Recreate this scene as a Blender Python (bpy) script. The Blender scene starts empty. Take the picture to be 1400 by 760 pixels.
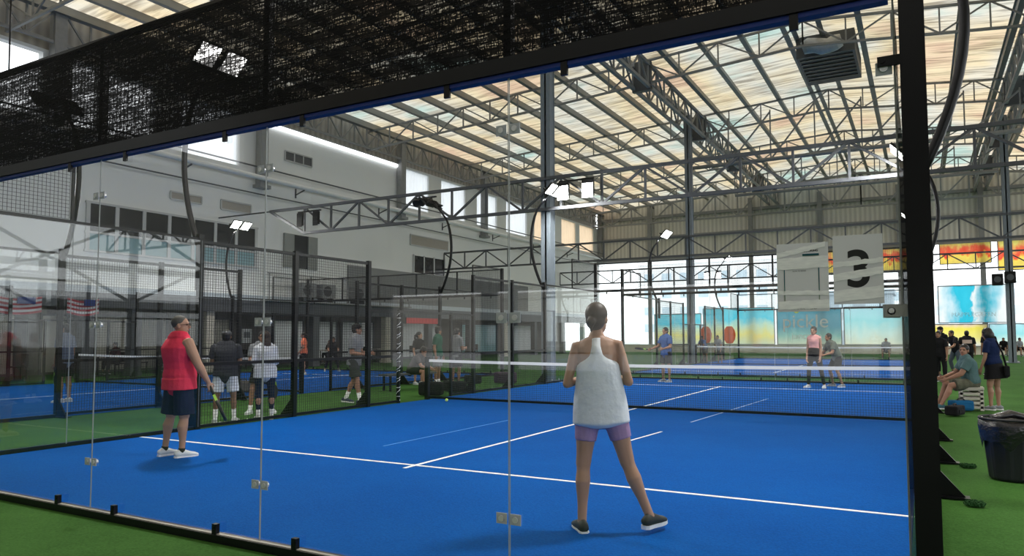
import bpy, math, random
from mathutils import Vector as V, Matrix, Quaternion
random.seed(7)
S = bpy.context.scene
COL = S.collection
PI = math.pi
WORLD = {}
ORD = ['first','second','third','fourth','fifth','sixth','seventh','eighth','ninth','tenth','eleventh','twelfth','thirteenth','fourteenth','fifteenth','sixteenth','seventeenth','eighteenth','nineteenth','twentieth','twenty-first','twenty-second','twenty-third','twenty-fourth','twenty-fifth','twenty-sixth','twenty-seventh','twenty-eighth','twenty-ninth','thirtieth']

# ------------------------------------------------------------------ materials
MATS = {}
def nmat(name):
    m = bpy.data.materials.new(name); m.use_nodes = True
    nt = m.node_tree; nt.nodes.clear()
    return m, nt, nt.nodes, nt.links
def mat(name, col, rough=.6, metal=0, var=.12, scale=6, bump=0, bscale=60, spec=.4, stretch=(1,1,1), coat=0):
    if name in MATS: return MATS[name]
    m, nt, N, L = nmat(name)
    out = N.new('ShaderNodeOutputMaterial'); b = N.new('ShaderNodeBsdfPrincipled')
    L.new(b.outputs[0], out.inputs[0])
    tc = N.new('ShaderNodeTexCoord'); mp = N.new('ShaderNodeMapping'); mp.inputs['Scale'].default_value = stretch
    L.new(tc.outputs['Object'], mp.inputs[0])
    nz = N.new('ShaderNodeTexNoise'); nz.inputs['Scale'].default_value = scale; nz.inputs['Detail'].default_value = 5
    L.new(mp.outputs[0], nz.inputs[0])
    mx = N.new('ShaderNodeMixRGB')
    mx.inputs[1].default_value = tuple(c*(1-var) for c in col)+(1,)
    mx.inputs[2].default_value = tuple(min(1, c*(1+var)) for c in col)+(1,)
    L.new(nz.outputs[0], mx.inputs[0]); L.new(mx.outputs[0], b.inputs['Base Color'])
    b.inputs['Roughness'].default_value = rough; b.inputs['Metallic'].default_value = metal
    b.inputs['Specular IOR Level'].default_value = spec
    b.inputs['Coat Weight'].default_value = coat
    if bump:
        n2 = N.new('ShaderNodeTexNoise'); n2.inputs['Scale'].default_value = bscale; n2.inputs['Detail'].default_value = 3
        L.new(mp.outputs[0], n2.inputs[0])
        bp = N.new('ShaderNodeBump'); bp.inputs['Strength'].default_value = bump; bp.inputs['Distance'].default_value = .02
        L.new(n2.outputs[0], bp.inputs['Height']); L.new(bp.outputs[0], b.inputs['Normal'])
    MATS[name] = m
    return m
def emit(name, col, s):
    if name in MATS: return MATS[name]
    m, nt, N, L = nmat(name)
    out = N.new('ShaderNodeOutputMaterial'); e = N.new('ShaderNodeEmission')
    e.inputs[0].default_value = col+(1,); e.inputs[1].default_value = s
    L.new(e.outputs[0], out.inputs[0]); MATS[name] = m
    return m
def cloth(name, col, rough=.85):
    return mat('cloth_'+name, col, rough, var=.06, scale=3, bump=.5, bscale=14, spec=.15)
def glass_mat():
    m, nt, N, L = nmat('clear_glass')
    out = N.new('ShaderNodeOutputMaterial')
    tr = N.new('ShaderNodeBsdfTransparent'); tr.inputs[0].default_value = (.955,.975,.97,1)
    gl = N.new('ShaderNodeBsdfGlossy'); gl.inputs['Roughness'].default_value = .012
    geo = N.new('ShaderNodeNewGeometry')
    dt = N.new('ShaderNodeVectorMath'); dt.operation = 'DOT_PRODUCT'
    L.new(geo.outputs['Incoming'], dt.inputs[0]); L.new(geo.outputs['Normal'], dt.inputs[1])
    ab = N.new('ShaderNodeMath'); ab.operation = 'ABSOLUTE'; L.new(dt.outputs['Value'], ab.inputs[0])
    om = N.new('ShaderNodeMath'); om.operation = 'SUBTRACT'; om.inputs[0].default_value = 1; L.new(ab.outputs[0], om.inputs[1])
    pw = N.new('ShaderNodeMath'); pw.operation = 'POWER'; pw.inputs[1].default_value = 5; L.new(om.outputs[0], pw.inputs[0])
    ma = N.new('ShaderNodeMath'); ma.operation = 'MULTIPLY_ADD'; ma.inputs[1].default_value = .9; ma.inputs[2].default_value = .085; ma.use_clamp = True
    L.new(pw.outputs[0], ma.inputs[0])
    mx = N.new('ShaderNodeMixShader'); L.new(ma.outputs[0], mx.inputs[0]); L.new(tr.outputs[0], mx.inputs[1]); L.new(gl.outputs[0], mx.inputs[2])
    L.new(mx.outputs[0], out.inputs[0])
    return m
def turf_mat(name, c1, c2, sc, spec=.15, cloud=.5):
    m, nt, N, L = nmat(name)
    out = N.new('ShaderNodeOutputMaterial'); b = N.new('ShaderNodeBsdfPrincipled'); L.new(b.outputs[0], out.inputs[0])
    tc = N.new('ShaderNodeTexCoord')
    n1 = N.new('ShaderNodeTexNoise'); n1.inputs['Scale'].default_value = sc; n1.inputs['Detail'].default_value = 4
    n2 = N.new('ShaderNodeTexNoise'); n2.inputs['Scale'].default_value = .6; n2.inputs['Detail'].default_value = 6; n2.inputs['Roughness'].default_value = .7
    L.new(tc.outputs['Object'], n1.inputs[0]); L.new(tc.outputs['Object'], n2.inputs[0])
    ad = N.new('ShaderNodeMath'); ad.operation = 'MULTIPLY_ADD'; ad.inputs[1].default_value = cloud; L.new(n2.outputs[0], ad.inputs[0]); 
    m2 = N.new('ShaderNodeMath'); m2.operation = 'MULTIPLY'; m2.inputs[1].default_value = 1-cloud; L.new(n1.outputs[0], m2.inputs[0]); L.new(m2.outputs[0], ad.inputs[2])
    cr = N.new('ShaderNodeValToRGB'); cr.color_ramp.elements[0].position = .3; cr.color_ramp.elements[1].position = .7
    cr.color_ramp.elements[0].color = c1+(1,); cr.color_ramp.elements[1].color = c2+(1,)
    L.new(ad.outputs[0], cr.inputs[0]); L.new(cr.outputs[0], b.inputs['Base Color'])
    b.inputs['Roughness'].default_value = .85; b.inputs['Specular IOR Level'].default_value = spec
    bp = N.new('ShaderNodeBump'); bp.inputs['Strength'].default_value = .4; bp.inputs['Distance'].default_value = .01
    L.new(n1.outputs[0], bp.inputs['Height']); L.new(bp.outputs[0], b.inputs['Normal'])
    MATS[name] = m
    return m
def roof_mat():
    m, nt, N, L = nmat('foil_roof_lining')
    out = N.new('ShaderNodeOutputMaterial'); tc = N.new('ShaderNodeTexCoord')
    n1 = N.new('ShaderNodeTexNoise'); n1.inputs['Scale'].default_value = .22; n1.inputs['Detail'].default_value = 3
    L.new(tc.outputs['Object'], n1.inputs[0])
    cr = N.new('ShaderNodeValToRGB'); e = cr.color_ramp.elements
    e[0].position = .34; e[0].color = (.46,.60,.54,1); e[1].position = .70; e[1].color = (.66,.46,.32,1)
    k = e.new(.43); k.color = (.66,.62,.53,1); k = e.new(.57); k.color = (.74,.61,.40,1)
    L.new(n1.outputs[0], cr.inputs[0])
    mp = N.new('ShaderNodeMapping'); mp.inputs['Scale'].default_value = (.25,2.6,1)
    L.new(tc.outputs['Object'], mp.inputs[0])
    n2 = N.new('ShaderNodeTexNoise'); n2.inputs['Scale'].default_value = 1.6; n2.inputs['Detail'].default_value = 5; n2.inputs['Distortion'].default_value = .8
    L.new(mp.outputs[0], n2.inputs[0])
    r2 = N.new('ShaderNodeValToRGB'); r2.color_ramp.elements[0].position = .35; r2.color_ramp.elements[0].color = (.45,.43,.41,1); r2.color_ramp.elements[1].position = .55; r2.color_ramp.elements[1].color = (1,1,1,1)
    L.new(n2.outputs[0], r2.inputs[0])
    mu = N.new('ShaderNodeMixRGB'); mu.blend_type = 'MULTIPLY'; mu.inputs[0].default_value = 1
    L.new(cr.outputs[0], mu.inputs[1]); L.new(r2.outputs[0], mu.inputs[2])
    tl = N.new('ShaderNodeBsdfTranslucent'); L.new(mu.outputs[0], tl.inputs[0])
    pb = N.new('ShaderNodeBsdfPrincipled'); L.new(mu.outputs[0], pb.inputs['Base Color']); pb.inputs['Roughness'].default_value = .45; pb.inputs['Metallic'].default_value = .3
    bp = N.new('ShaderNodeBump'); bp.inputs['Strength'].default_value = .8; bp.inputs['Distance'].default_value = .1
    L.new(n2.outputs[0], bp.inputs['Height']); L.new(bp.outputs[0], pb.inputs['Normal']); L.new(bp.outputs[0], tl.inputs['Normal'])
    mx = N.new('ShaderNodeMixShader'); mx.inputs[0].default_value = .5
    L.new(pb.outputs[0], mx.inputs[2]); L.new(tl.outputs[0], mx.inputs[1]); L.new(mx.outputs[0], out.inputs[0])
    return m
def drape_mat(name, col, k=.5, fold=True, banner=None):
    m, nt, N, L = nmat(name)
    out = N.new('ShaderNodeOutputMaterial'); tc = N.new('ShaderNodeTexCoord')
    n1 = N.new('ShaderNodeTexNoise'); n1.inputs['Scale'].default_value = 1.2; L.new(tc.outputs['Object'], n1.inputs[0])
    cr = N.new('ShaderNodeMixRGB'); cr.inputs[1].default_value = col+(1,); cr.inputs[2].default_value = tuple(c*.8 for c in col)+(1,)
    L.new(n1.outputs[0], cr.inputs[0])
    tl = N.new('ShaderNodeBsdfTranslucent'); L.new(cr.outputs[0], tl.inputs[0])
    df = N.new('ShaderNodeBsdfDiffuse'); L.new(cr.outputs[0], df.inputs[0])
    mx = N.new('ShaderNodeMixShader'); mx.inputs[0].default_value = k
    L.new(df.outputs[0], mx.inputs[1]); L.new(tl.outputs[0], mx.inputs[2]); L.new(mx.outputs[0], out.inputs[0])
    MATS[name] = m
    return m
def banner_mat(name, stops, k=.5, ns=1.5, axis='Z', jag=.25):
    """printed mesh banner: colour bands along the height, broken by blotchy print"""
    m, nt, N, L = nmat(name)
    out = N.new('ShaderNodeOutputMaterial'); tc = N.new('ShaderNodeTexCoord')
    sp = N.new('ShaderNodeSeparateXYZ'); L.new(tc.outputs['Generated'], sp.inputs[0])
    mp = N.new('ShaderNodeMapping'); mp.inputs['Scale'].default_value = (1,1,.6); L.new(tc.outputs['Object'], mp.inputs[0])
    n1 = N.new('ShaderNodeTexNoise'); n1.inputs['Scale'].default_value = ns; n1.inputs['Detail'].default_value = 4; L.new(mp.outputs[0], n1.inputs[0])
    ma = N.new('ShaderNodeMath'); ma.operation = 'MULTIPLY_ADD'; ma.inputs[1].default_value = jag*2; L.new(n1.outputs[0], ma.inputs[0])
    sb = N.new('ShaderNodeMath'); sb.operation = 'SUBTRACT'; sb.inputs[1].default_value = jag; L.new(sp.outputs[axis], sb.inputs[0]); L.new(sb.outputs[0], ma.inputs[2])
    cr = N.new('ShaderNodeValToRGB'); e = cr.color_ramp.elements
    e[0].position = stops[0][0]; e[0].color = stops[0][1]+(1,); e[1].position = stops[-1][0]; e[1].color = stops[-1][1]+(1,)
    for p, c in stops[1:-1]:
        q = e.new(p); q.color = c+(1,)
    for q in e: q.color = tuple(min(1, (c**1.3)*.80) for c in q.color[:3])+(1,)
    L.new(ma.outputs[0], cr.inputs[0])
    tl = N.new('ShaderNodeBsdfTranslucent'); L.new(cr.outputs[0], tl.inputs[0])
    df = N.new('ShaderNodeBsdfDiffuse'); L.new(cr.outputs[0], df.inputs[0])
    mx = N.new('ShaderNodeMixShader'); mx.inputs[0].default_value = k
    L.new(df.outputs[0], mx.inputs[1]); L.new(tl.outputs[0], mx.inputs[2]); L.new(mx.outputs[0], out.inputs[0])
    MATS[name] = m
    return m
def net_mat():
    m, nt, N, L = nmat('black_shade_netting')
    out = N.new('ShaderNodeOutputMaterial'); tc = N.new('ShaderNodeTexCoord')
    def noise(sc, s, det=3, dist=0):
        mp = N.new('ShaderNodeMapping'); mp.inputs['Scale'].default_value = s; L.new(tc.outputs['Object'], mp.inputs[0])
        n = N.new('ShaderNodeTexNoise'); n.inputs['Scale'].default_value = sc; n.inputs['Detail'].default_value = det; n.inputs['Distortion'].default_value = dist
        L.new(mp.outputs[0], n.inputs[0]); return n.outputs[0]
    a = noise(24, (.55,1,4.5), 3, .3); b = noise(5, (.2,1,3.2), 3); c = noise(110, (1.3,1,.5), 1)
    def M(op, x, y):
        n = N.new('ShaderNodeMath'); n.operation = op
        for i, v in enumerate((x, y)):
            if isinstance(v, float): n.inputs[i].default_value = v
            else: L.new(v, n.inputs[i])
        return n.outputs[0]
    s = M('ADD', M('MULTIPLY', a, .45), M('ADD', M('MULTIPLY', b, .35), M('MULTIPLY', c, .35)))
    cr = N.new('ShaderNodeValToRGB'); cr.color_ramp.elements[0].position = .612; cr.color_ramp.elements[0].color = (.006,.006,.006,1)
    cr.color_ramp.elements[1].position = .73; cr.color_ramp.elements[1].color = (.42,.42,.42,1)
    L.new(s, cr.inputs[0])
    tr = N.new('ShaderNodeBsdfTransparent'); df = N.new('ShaderNodeBsdfPrincipled')
    df.inputs['Base Color'].default_value = (.004,.004,.005,1); df.inputs['Roughness'].default_value = .7; df.inputs['Specular IOR Level'].default_value = .08
    bp = N.new('ShaderNodeBump'); bp.inputs['Strength'].default_value = .6; bp.inputs['Distance'].default_value = .01; L.new(a, bp.inputs['Height']); L.new(bp.outputs[0], df.inputs['Normal'])
    mx = N.new('ShaderNodeMixShader'); L.new(cr.outputs[0], mx.inputs[0]); L.new(df.outputs[0], mx.inputs[1]); L.new(tr.outputs[0], mx.inputs[2])
    L.new(mx.outputs[0], out.inputs[0])
    return m
def corr_mat(name, col, axis='Y', pitch=.2, k=0):
    """ribbed metal sheeting"""
    m, nt, N, L = nmat(name)
    out = N.new('ShaderNodeOutputMaterial'); b = N.new('ShaderNodeBsdfPrincipled'); L.new(b.outputs[0], out.inputs[0])
    tc = N.new('ShaderNodeTexCoord'); w = N.new('ShaderNodeTexWave'); w.bands_direction = axis; w.inputs['Scale'].default_value = .314/pitch
    L.new(tc.outputs['Object'], w.inputs[0])
    mx = N.new('ShaderNodeMixRGB'); mx.inputs[1].default_value = tuple(c*.72 for c in col)+(1,); mx.inputs[2].default_value = col+(1,)
    L.new(w.outputs[0], mx.inputs[0]); L.new(mx.outputs[0], b.inputs['Base Color'])
    b.inputs['Roughness'].default_value = .55
    bp = N.new('ShaderNodeBump'); bp.inputs['Strength'].default_value = .8; bp.inputs['Distance'].default_value = .03
    L.new(w.outputs[0], bp.inputs['Height']); L.new(bp.outputs[0], b.inputs['Normal'])
    MATS[name] = m
    return m

GLASS = glass_mat(); ROOF = roof_mat(); NET = net_mat()
BLUE = turf_mat('blue_court_turf', (.0008,.054,.27), (.003,.10,.41), 55, .03, .4)
GREEN = turf_mat('green_turf', (.022,.075,.012), (.065,.165,.035), 60, .05, .5)
WHITE_LINE = mat('white_line', (.85,.86,.88), .8, var=.05)
BLACK = mat('black_steel', (.004,.004,.005), .33, var=.3, spec=.22)
BLACKM = mat('black_mesh_wire', (.02,.02,.022), .6, var=.1)
DKGREY = mat('dark_grey_steel', (.07,.075,.085), .5, var=.15)
STEEL = mat('grey_painted_steel', (.24,.245,.25), .55, var=.2)
PURL = mat('galvanised_purlin', (.24,.24,.23), .5, .2, var=.25, stretch=(1,.1,1))
COLM = mat('slate_column', (.16,.19,.22), .5, var=.12)
NAVY = mat('blue_rubber', (.005,.02,.16), .5, var=.1)
WHITEW = mat('white_wall', (.74,.75,.75), .85, var=.05, scale=.5, stretch=(1,1,.3))
GREYW = mat('grey_cladding', (.22,.225,.23), .8, var=.08, scale=1)
DKW = mat('dark_recess', (.11,.10,.095), .8, var=.2, scale=1)
CREAM = mat('cream_panel', (.52,.49,.43), .7, var=.06, scale=1)
SHEET = corr_mat('ribbed_sheet_far', (.74,.72,.66), 'X', .35)
SHEETL = corr_mat('ribbed_sheet_side', (.40,.39,.37), 'Y', .35)
CHROME = mat('brushed_steel', (.6,.6,.62), .45, .6, var=.05)
DGLASS = mat('dark_window_glass', (.02,.022,.028), .12, var=.1, spec=.5)
LGLASS = mat('teal_window_glass', (.25,.42,.46), .15, var=.1)
FRAME = mat('aluminium_frame', (.45,.46,.47), .4, .3, var=.05)
LED = emit('led_panel', (1,.985,.95), 26)
STRIP = emit('led_strip', (1,1,1), 3.5)
WHITEP = mat('white_plastic', (.75,.76,.78), .5, var=.04)

# ------------------------------------------------------------------ mesh builder
def frame(d, hint=V((0,0,1))):
    d = V(d).normalized(); h = V(hint)
    if abs(d.dot(h.normalized())) > .97: h = V((0,1,0)) if abs(d.y) < .9 else V((1,0,0))
    x = h.cross(d).normalized(); y = d.cross(x).normalized()
    return x, y, d
class MB:
    def __init__(s): s.v = []; s.f = []
    def box(s, a, b):
        x0,y0,z0 = a; x1,y1,z1 = b; n = len(s.v)
        s.v += [V(p) for p in ((x0,y0,z0),(x1,y0,z0),(x1,y1,z0),(x0,y1,z0),(x0,y0,z1),(x1,y0,z1),(x1,y1,z1),(x0,y1,z1))]
        s.f += [tuple(n+i for i in q) for q in ((0,3,2,1),(4,5,6,7),(0,1,5,4),(1,2,6,5),(2,3,7,6),(3,0,4,7))]
        return s
    def bar(s, a, b, w, h=None, hint=(0,0,1)):
        h = w if h is None else h; a = V(a); b = V(b)
        x, y, d = frame(b-a, V(hint)); n = len(s.v)
        for p in (a, b):
            for i, j in ((-1,-1),(1,-1),(1,1),(-1,1)): s.v.append(p+x*(w/2*i)+y*(h/2*j))
        s.f += [tuple(n+i for i in q) for q in ((0,3,2,1),(4,5,6,7),(0,1,5,4),(1,2,6,5),(2,3,7,6),(3,0,4,7))]
        return s
    def tube(s, pts, rad, n=8, hint=(0,0,1), cap=True, round_=0):
        """rad: list of r or (rx, ry) - rx along hint x dir"""
        pts = [V(p) for p in pts]; R = [(r, r) if not isinstance(r, (tuple, list)) else r for r in (rad if isinstance(rad, (list, tuple)) and len(rad) == len(pts) else [rad]*len(pts))]
        m = len(pts); base = len(s.v); px = None
        for i, p in enumerate(pts):
            d = (pts[min(i+1, m-1)]-pts[max(i-1, 0)])
            if d.length < 1e-9: d = V((0,0,1))
            d.normalize()
            if px is None: x, y, _ = frame(d, V(hint))
            else:
                x = (px-d*px.dot(d)).normalized(); y = d.cross(x).normalized()
            px = x
            for k in range(n):
                a = 2*PI*k/n
                s.v.append(p+x*(R[i][0]*math.cos(a))+y*(R[i][1]*math.sin(a)))
        for i in range(m-1):
            for k in range(n):
                s.f.append((base+i*n+k, base+i*n+(k+1) % n, base+(i+1)*n+(k+1) % n, base+(i+1)*n+k))
        if cap:
            s.f.append(tuple(base+k for k in reversed(range(n)))); s.f.append(tuple(base+(m-1)*n+k for k in range(n)))
        return s
    def capsule(s, pts, rad, n=12, hint=(0,0,1)):
        """tube with rounded ends"""
        pts = [V(p) for p in pts]; R = [(r, r) if not isinstance(r, (tuple, list)) else tuple(r) for r in rad]
        d0 = (pts[0]-pts[1]).normalized(); d1 = (pts[-1]-pts[-2]).normalized()
        P = []; Q = []
        for k in (.12, .5, .85):
            a = k*PI/2; P.append(pts[0]+d0*(min(R[0])*math.cos(a))); Q.append((R[0][0]*math.sin(a), R[0][1]*math.sin(a)))
        P += pts; Q += R
        for k in (.85, .5, .12):
            a = k*PI/2; P.append(pts[-1]+d1*(min(R[-1])*math.cos(a))); Q.append((R[-1][0]*math.sin(a), R[-1][1]*math.sin(a)))
        return s.tube(P, Q, n, hint)
    def ball(s, c, r, M=None, nu=16, nv=10):
        r = (r, r, r) if not isinstance(r, (tuple, list)) else r; c = V(c); n = len(s.v)
        def P(x, y, z):
            q = V((x*r[0], y*r[1], z*r[2])); q = M @ q if M else q
            return c+q
        s.v.append(P(0,0,1))
        for j in range(1, nv):
            t = PI*j/nv
            for i in range(nu): s.v.append(P(math.sin(t)*math.cos(2*PI*i/nu), math.sin(t)*math.sin(2*PI*i/nu), math.cos(t)))
        s.v.append(P(0,0,-1)); e = len(s.v)-1
        for i in range(nu):
            s.f.append((n, n+1+i, n+1+(i+1) % nu)); s.f.append((e, e-nu+(i+1) % nu, e-nu+i))
            for j in range(nv-2):
                a = n+1+j*nu; s.f.append((a+i, a+nu+i, a+nu+(i+1) % nu, a+(i+1) % nu))
        return s
    def prism(s, poly, a, ext):
        """poly: list of 3D points, ext: vector"""
        n = len(s.v); m = len(poly); ext = V(ext)
        for p in poly: s.v.append(V(p)+V(a))
        for p in poly: s.v.append(V(p)+V(a)+ext)
        s.f.append(tuple(n+i for i in reversed(range(m)))); s.f.append(tuple(n+m+i for i in range(m)))
        for i in range(m): s.f.append((n+i, n+(i+1) % m, n+m+(i+1) % m, n+m+i))
        return s
    def mesh(s, name, m, off=V((0,0,0)), smooth=False):
        me = bpy.data.meshes.new(name); me.from_pydata([tuple(p-off) for p in s.v], [], s.f); me.update()
        if m: me.materials.append(m)
        if smooth: me.polygons.foreach_set('use_smooth', [True]*len(me.polygons))
        return me
    def build(s, name, m, parent=None, smooth=False, vox=None, sm=2, bevel=0):
        off = WORLD.get(parent.name, V((0,0,0))) if parent else V((0,0,0))
        own = None
        if parent is None:
            xs = [p.x for p in s.v]; ys = [p.y for p in s.v]; zs = [p.z for p in s.v]
            own = V(((min(xs)+max(xs))/2, (min(ys)+max(ys))/2, min(zs))); off = own
        me = s.mesh(name, m, off, smooth)
        o = bpy.data.objects.new(name, me); COL.objects.link(o)
        if vox:
            r = o.modifiers.new('r', 'REMESH'); r.mode = 'VOXEL'; r.voxel_size = vox; r.use_smooth_shade = True
            if sm: q = o.modifiers.new('s', 'SMOOTH'); q.iterations = sm; q.factor = .5
        if bevel:
            q = o.modifiers.new('b', 'BEVEL'); q.width = bevel; q.segments = 2
        if parent is not None:
            o.parent = parent; WORLD[o.name] = off
        else:
            o.location = own; WORLD[o.name] = own
        return o
def tag(o, label=None, cat=None, group=None, kind=None):
    if label: o['label'] = label
    if cat: o['category'] = cat
    if group: o['group'] = group
    if kind: o['kind'] = kind
    return o
def thing(name, label, cat, loc=(0,0,0), rz=0, group=None, kind=None, local=False):
    o = bpy.data.objects.new(name, None); COL.objects.link(o); o.location = loc; o.rotation_euler = (0,0,rz); o.empty_display_size = .2
    WORLD[o.name] = V(loc) if not (rz or local) else V((0,0,0))
    return tag(o, label, cat, group, kind)
def struct(name, mb, m, parent=None, **k):
    o = mb.build(name, m, parent, **k)
    if parent is None: o['kind'] = 'structure'
    return o
def apply_mods():
    bpy.context.view_layer.update()
    dg = bpy.context.evaluated_depsgraph_get()
    L = [o for o in S.objects if o.type == 'MESH' and o.modifiers]
    for o in [q for q in S.objects if q.type == 'FONT']:
        me = bpy.data.meshes.new_from_object(o.evaluated_get(dg)); n = o.name; o.name = 'old_font'
        w = bpy.data.objects.new(n, me); COL.objects.link(w); w.parent = o.parent; w.location = o.location; w.rotation_euler = o.rotation_euler
        if 'label' in o: w['label'] = o['label']
        bpy.data.objects.remove(o)
    for o in L:
        me = bpy.data.meshes.new_from_object(o.evaluated_get(dg)); me.name = o.name
        if not me.materials and o.data.materials: me.materials.append(o.data.materials[0])
        o['_m'] = me.name
        o.modifiers.clear(); o.data = me
        if '_m' in o: del o['_m']

# ------------------------------------------------------------------ room shell
RX, RZ = 6.3, 14.25
def zr(x): return RZ-.06*abs(x-RX) if x < RX else RZ-.10*(x-RX)
X0, X1, Y0, Y1 = -16, 24, -22, 58
b = MB(); b.box((X0-6, Y0-2, -.12), (X1+2, Y1+3, -.012)); struct('floor', b, GREEN)
b = MB()   # roof: a folded sheet with thickness
for xa, xb in ((X0-.6, RX), (RX, X1+.6)):
    n = len(b.v)
    for y in (Y0-.5, Y1+.5):
        for x in (xa, xb):
            b.v += [V((x, y, zr(x))), V((x, y, zr(x)+.06))]
    # idx: y0:(a0,a1,b0,b1) y1:(a0,a1,b0,b1)
    for q in ((0,2,6,4),(1,5,7,3),(0,1,3,2),(4,6,7,5),(0,4,5,1),(2,3,7,6)): b.f.append(tuple(n+i for i in q))
# only the lower skin is needed for a translucent sheet: keep it single layered
b2 = MB()
ny = 40
for xa, xb in ((X0-.6, RX), (RX, X1+.6)):
    n = len(b2.v)
    for j in range(ny+1):
        y = Y0-.5+(Y1-Y0+1)*j/ny
        b2.v += [V((xa, y, zr(xa))), V((xb, y, zr(xb)))]
    for j in range(ny): b2.f.append((n+2*j, n+2*j+1, n+2*j+3, n+2*j+2))
struct('ceiling', b2, ROOF)

# left wall: solid up to 8.95, piers between clerestory openings
b = MB(); b.box((-16.3, Y0, 2.9), (-16, Y1, 8.95))
ops = [(-18,-14),(-9,-5),(0,5),(6.6,9.65),(10.63,11.56),(11.95,13.78),(14.95,17.65),(29.3,31.6),(32.9,35.6),(37,39.6),(40.9,44),(45.2,48.6),(50,52.8),(53.6,56.6)]
ya = Y0
for a_, c_ in ops+[(Y1, Y1)]:
    b.box((-16.3, ya, 8.95), (-16, a_, 11.2)); ya = c_
b.box((-16.3, Y0, 11.2), (-16, Y1, 11.32))
struct('wall_left', b, WHITEW)
b = MB(); b.box((-16.42, Y0, 11.32), (-16.32, Y1, 12.8)); struct('trim_1', b, SHEETL)
# curtains in the openings beyond y=29
CURT = drape_mat('white_curtain_sheet', (.9,.92,.95), .6); PEACH = drape_mat('peach_curtain_sheet', (.95,.72,.5), .6)
for i, (a_, c_) in enumerate(o for o in ops if o[0] > 14):
    b = MB(); n = 24; y = [a_+(c_-a_)*k/n for k in range(n+1)]
    for k in range(n+1):
        dx = .05*math.sin(k*1.9+i)+.03*random.random()
        b.v += [V((-16.12+dx, y[k], 8.7)), V((-16.12+dx*.4, y[k], 11.2))]
    for k in range(n): b.f.append((2*k, 2*k+2, 2*k+3, 2*k+1))
    o = b.build('curtain_sheet', PEACH if a_ > 42 else CURT, smooth=True)
    tag(o, 'translucent %s sheet in the high wall opening, %s from the near end' % ('peach' if a_ > 42 else 'white', ORD[i]), 'curtain', 'sheets hung in the clerestory openings')
# lower storey recess
b = MB(); b.box((-20.3, Y0, 0), (-20, Y1, 2.9)); struct('wall_recess', b, DKW)
b = MB(); b.box((-20.3, Y0, 2.9), (-15.75, Y1, 3.05)); struct('trim_2', b, DKGREY)
b = MB(); b.box((-15.88, Y0, 2.52), (-15.78, Y1, 2.9)); struct('trim_20', b, DKGREY)  # downstand added to hide the lounge tubes from view
b = MB(); b.box((-16, Y0, 3.05), (-15.85, Y1, 3.3)); struct('trim_3', b, mat('pale_reflection_band', (.42,.47,.52), .6))  # pale blue side-glass reflection put into the colour of a band
for i, y in enumerate([-10,-2,4,8,11.2,13.0,16.2,19.4,22.2,27.6,31.5,36,40.5,45,50,54]):
    b = MB(); b.box((-16.25, y, 0), (-15.9, y+.4, 2.9)); b.box((-16.3, y-.04, 0), (-15.86, y+.44, .15)); b.box((-16.28, y-.02, 2.75), (-15.88, y+.42, 2.9))
    o = b.build('wall_pillar', DKGREY if i % 3 else CREAM); tag(o, '%s pillar under the upper storey, %s from the near end' % ('dark' if i % 3 else 'cream', ORD[i]), 'pillar', 'pillars under the upper storey')
for i, (a_, c_, m_) in enumerate([(4.6,7.6,CREAM),(8.6,11,CREAM),(11.9,12.9,CREAM),(14,17.2,CREAM),(18.2,20.6,CREAM),(23.0,25.4,WHITEP),(25.8,28,WHITEP),(28.4,31.2,WHITEP),(34,38,WHITEP),(41,46,LGLASS),(47.5,52,WHITEP)]):
    b = MB(); b.box((-19.98, a_, .1), (-19.92, c_, 2.3))
    o = thing('wall_panel', '%s panel on the back wall of the lounge, %s from the near end' % ('cream' if m_ is CREAM else 'pale', ORD[i]), 'wall panel', (-19.95, (a_+c_)/2, 0), 0, 'panels of the lounge back wall')
    b.build('board', m_, o); b = MB()
    for yy in (a_, c_): b.box((-19.93, yy-.04, 0), (-19.86, yy+.04, 2.4))
    b.box((-19.93, a_, 2.3), (-19.86, c_, 2.4)); b.build('frame', DKGREY, o)
# upper windows
w = thing('window_1', None, None, (-16, 11.3, 4.6), kind='structure')
b = MB(); b.box((-16.1, 11.3, 5.25), (-15.97, 18.7, 6.28)); b.build('dark_pane', DGLASS, w)
b = MB(); b.box((-16.1, 11.3, 4.6), (-15.97, 18.7, 5.2)); b.build('lower_pane', LGLASS, w)  # teal pane; its tone is partly a reflection put into the colour
b = MB()
for k in range(8):
    y = 11.3+7.4*k/7; b.box((-16.05, y-.07, 4.55), (-15.93, y+.07, 6.33))
for z in (4.55, 5.22, 6.3): b.box((-16.05, 11.2, z-.04), (-15.92, 18.8, z+.04))
b.build('frame', FRAME, w)
def wall_vent(y0, y1, z0, z1, label, m=DKGREY, slats=3):
    o = thing('wall_vent', label, 'vent', (-15.98, (y0+y1)/2, z0))
    MB().box((-16.05, y0, z0), (-15.97, y1, z1)).build('backing', m, o)
    b = MB()
    for k in range(slats+1):
        y = y0+(y1-y0)*k/slats; b.box((-15.98, y-.03, z0), (-15.94, y+.03, z1))
    b.box((-15.98, y0, z1-.03), (-15.94, y1, z1+.03)); b.box((-15.98, y0, z0-.03), (-15.94, y1, z0+.03)); b.build('frame', FRAME, o)
TAN = mat('tan_louvre', (.36,.33,.29), .8, var=.3, scale=30, stretch=(1,.1,4))
wall_vent(14.5, 15.9, 6.95, 7.25, 'narrow tan louvre high on the white wall above the dark windows', TAN, 1)
wall_vent(16.85, 18.4, 6.9, 7.3, 'wide tan louvre beside the narrow one above the dark windows', TAN, 1)
wall_vent(20.3, 22.0, 9.75, 10.2, 'dark three-pane vent just below the long light strip', DKGREY, 3)
wall_vent(29.8, 33.6, 6.8, 7.4, 'wide grey louvre on the wall below the white sheets', TAN, 1)
w = thing('window_2', None, None, (-16, 21, 4.8), kind='structure')
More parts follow.
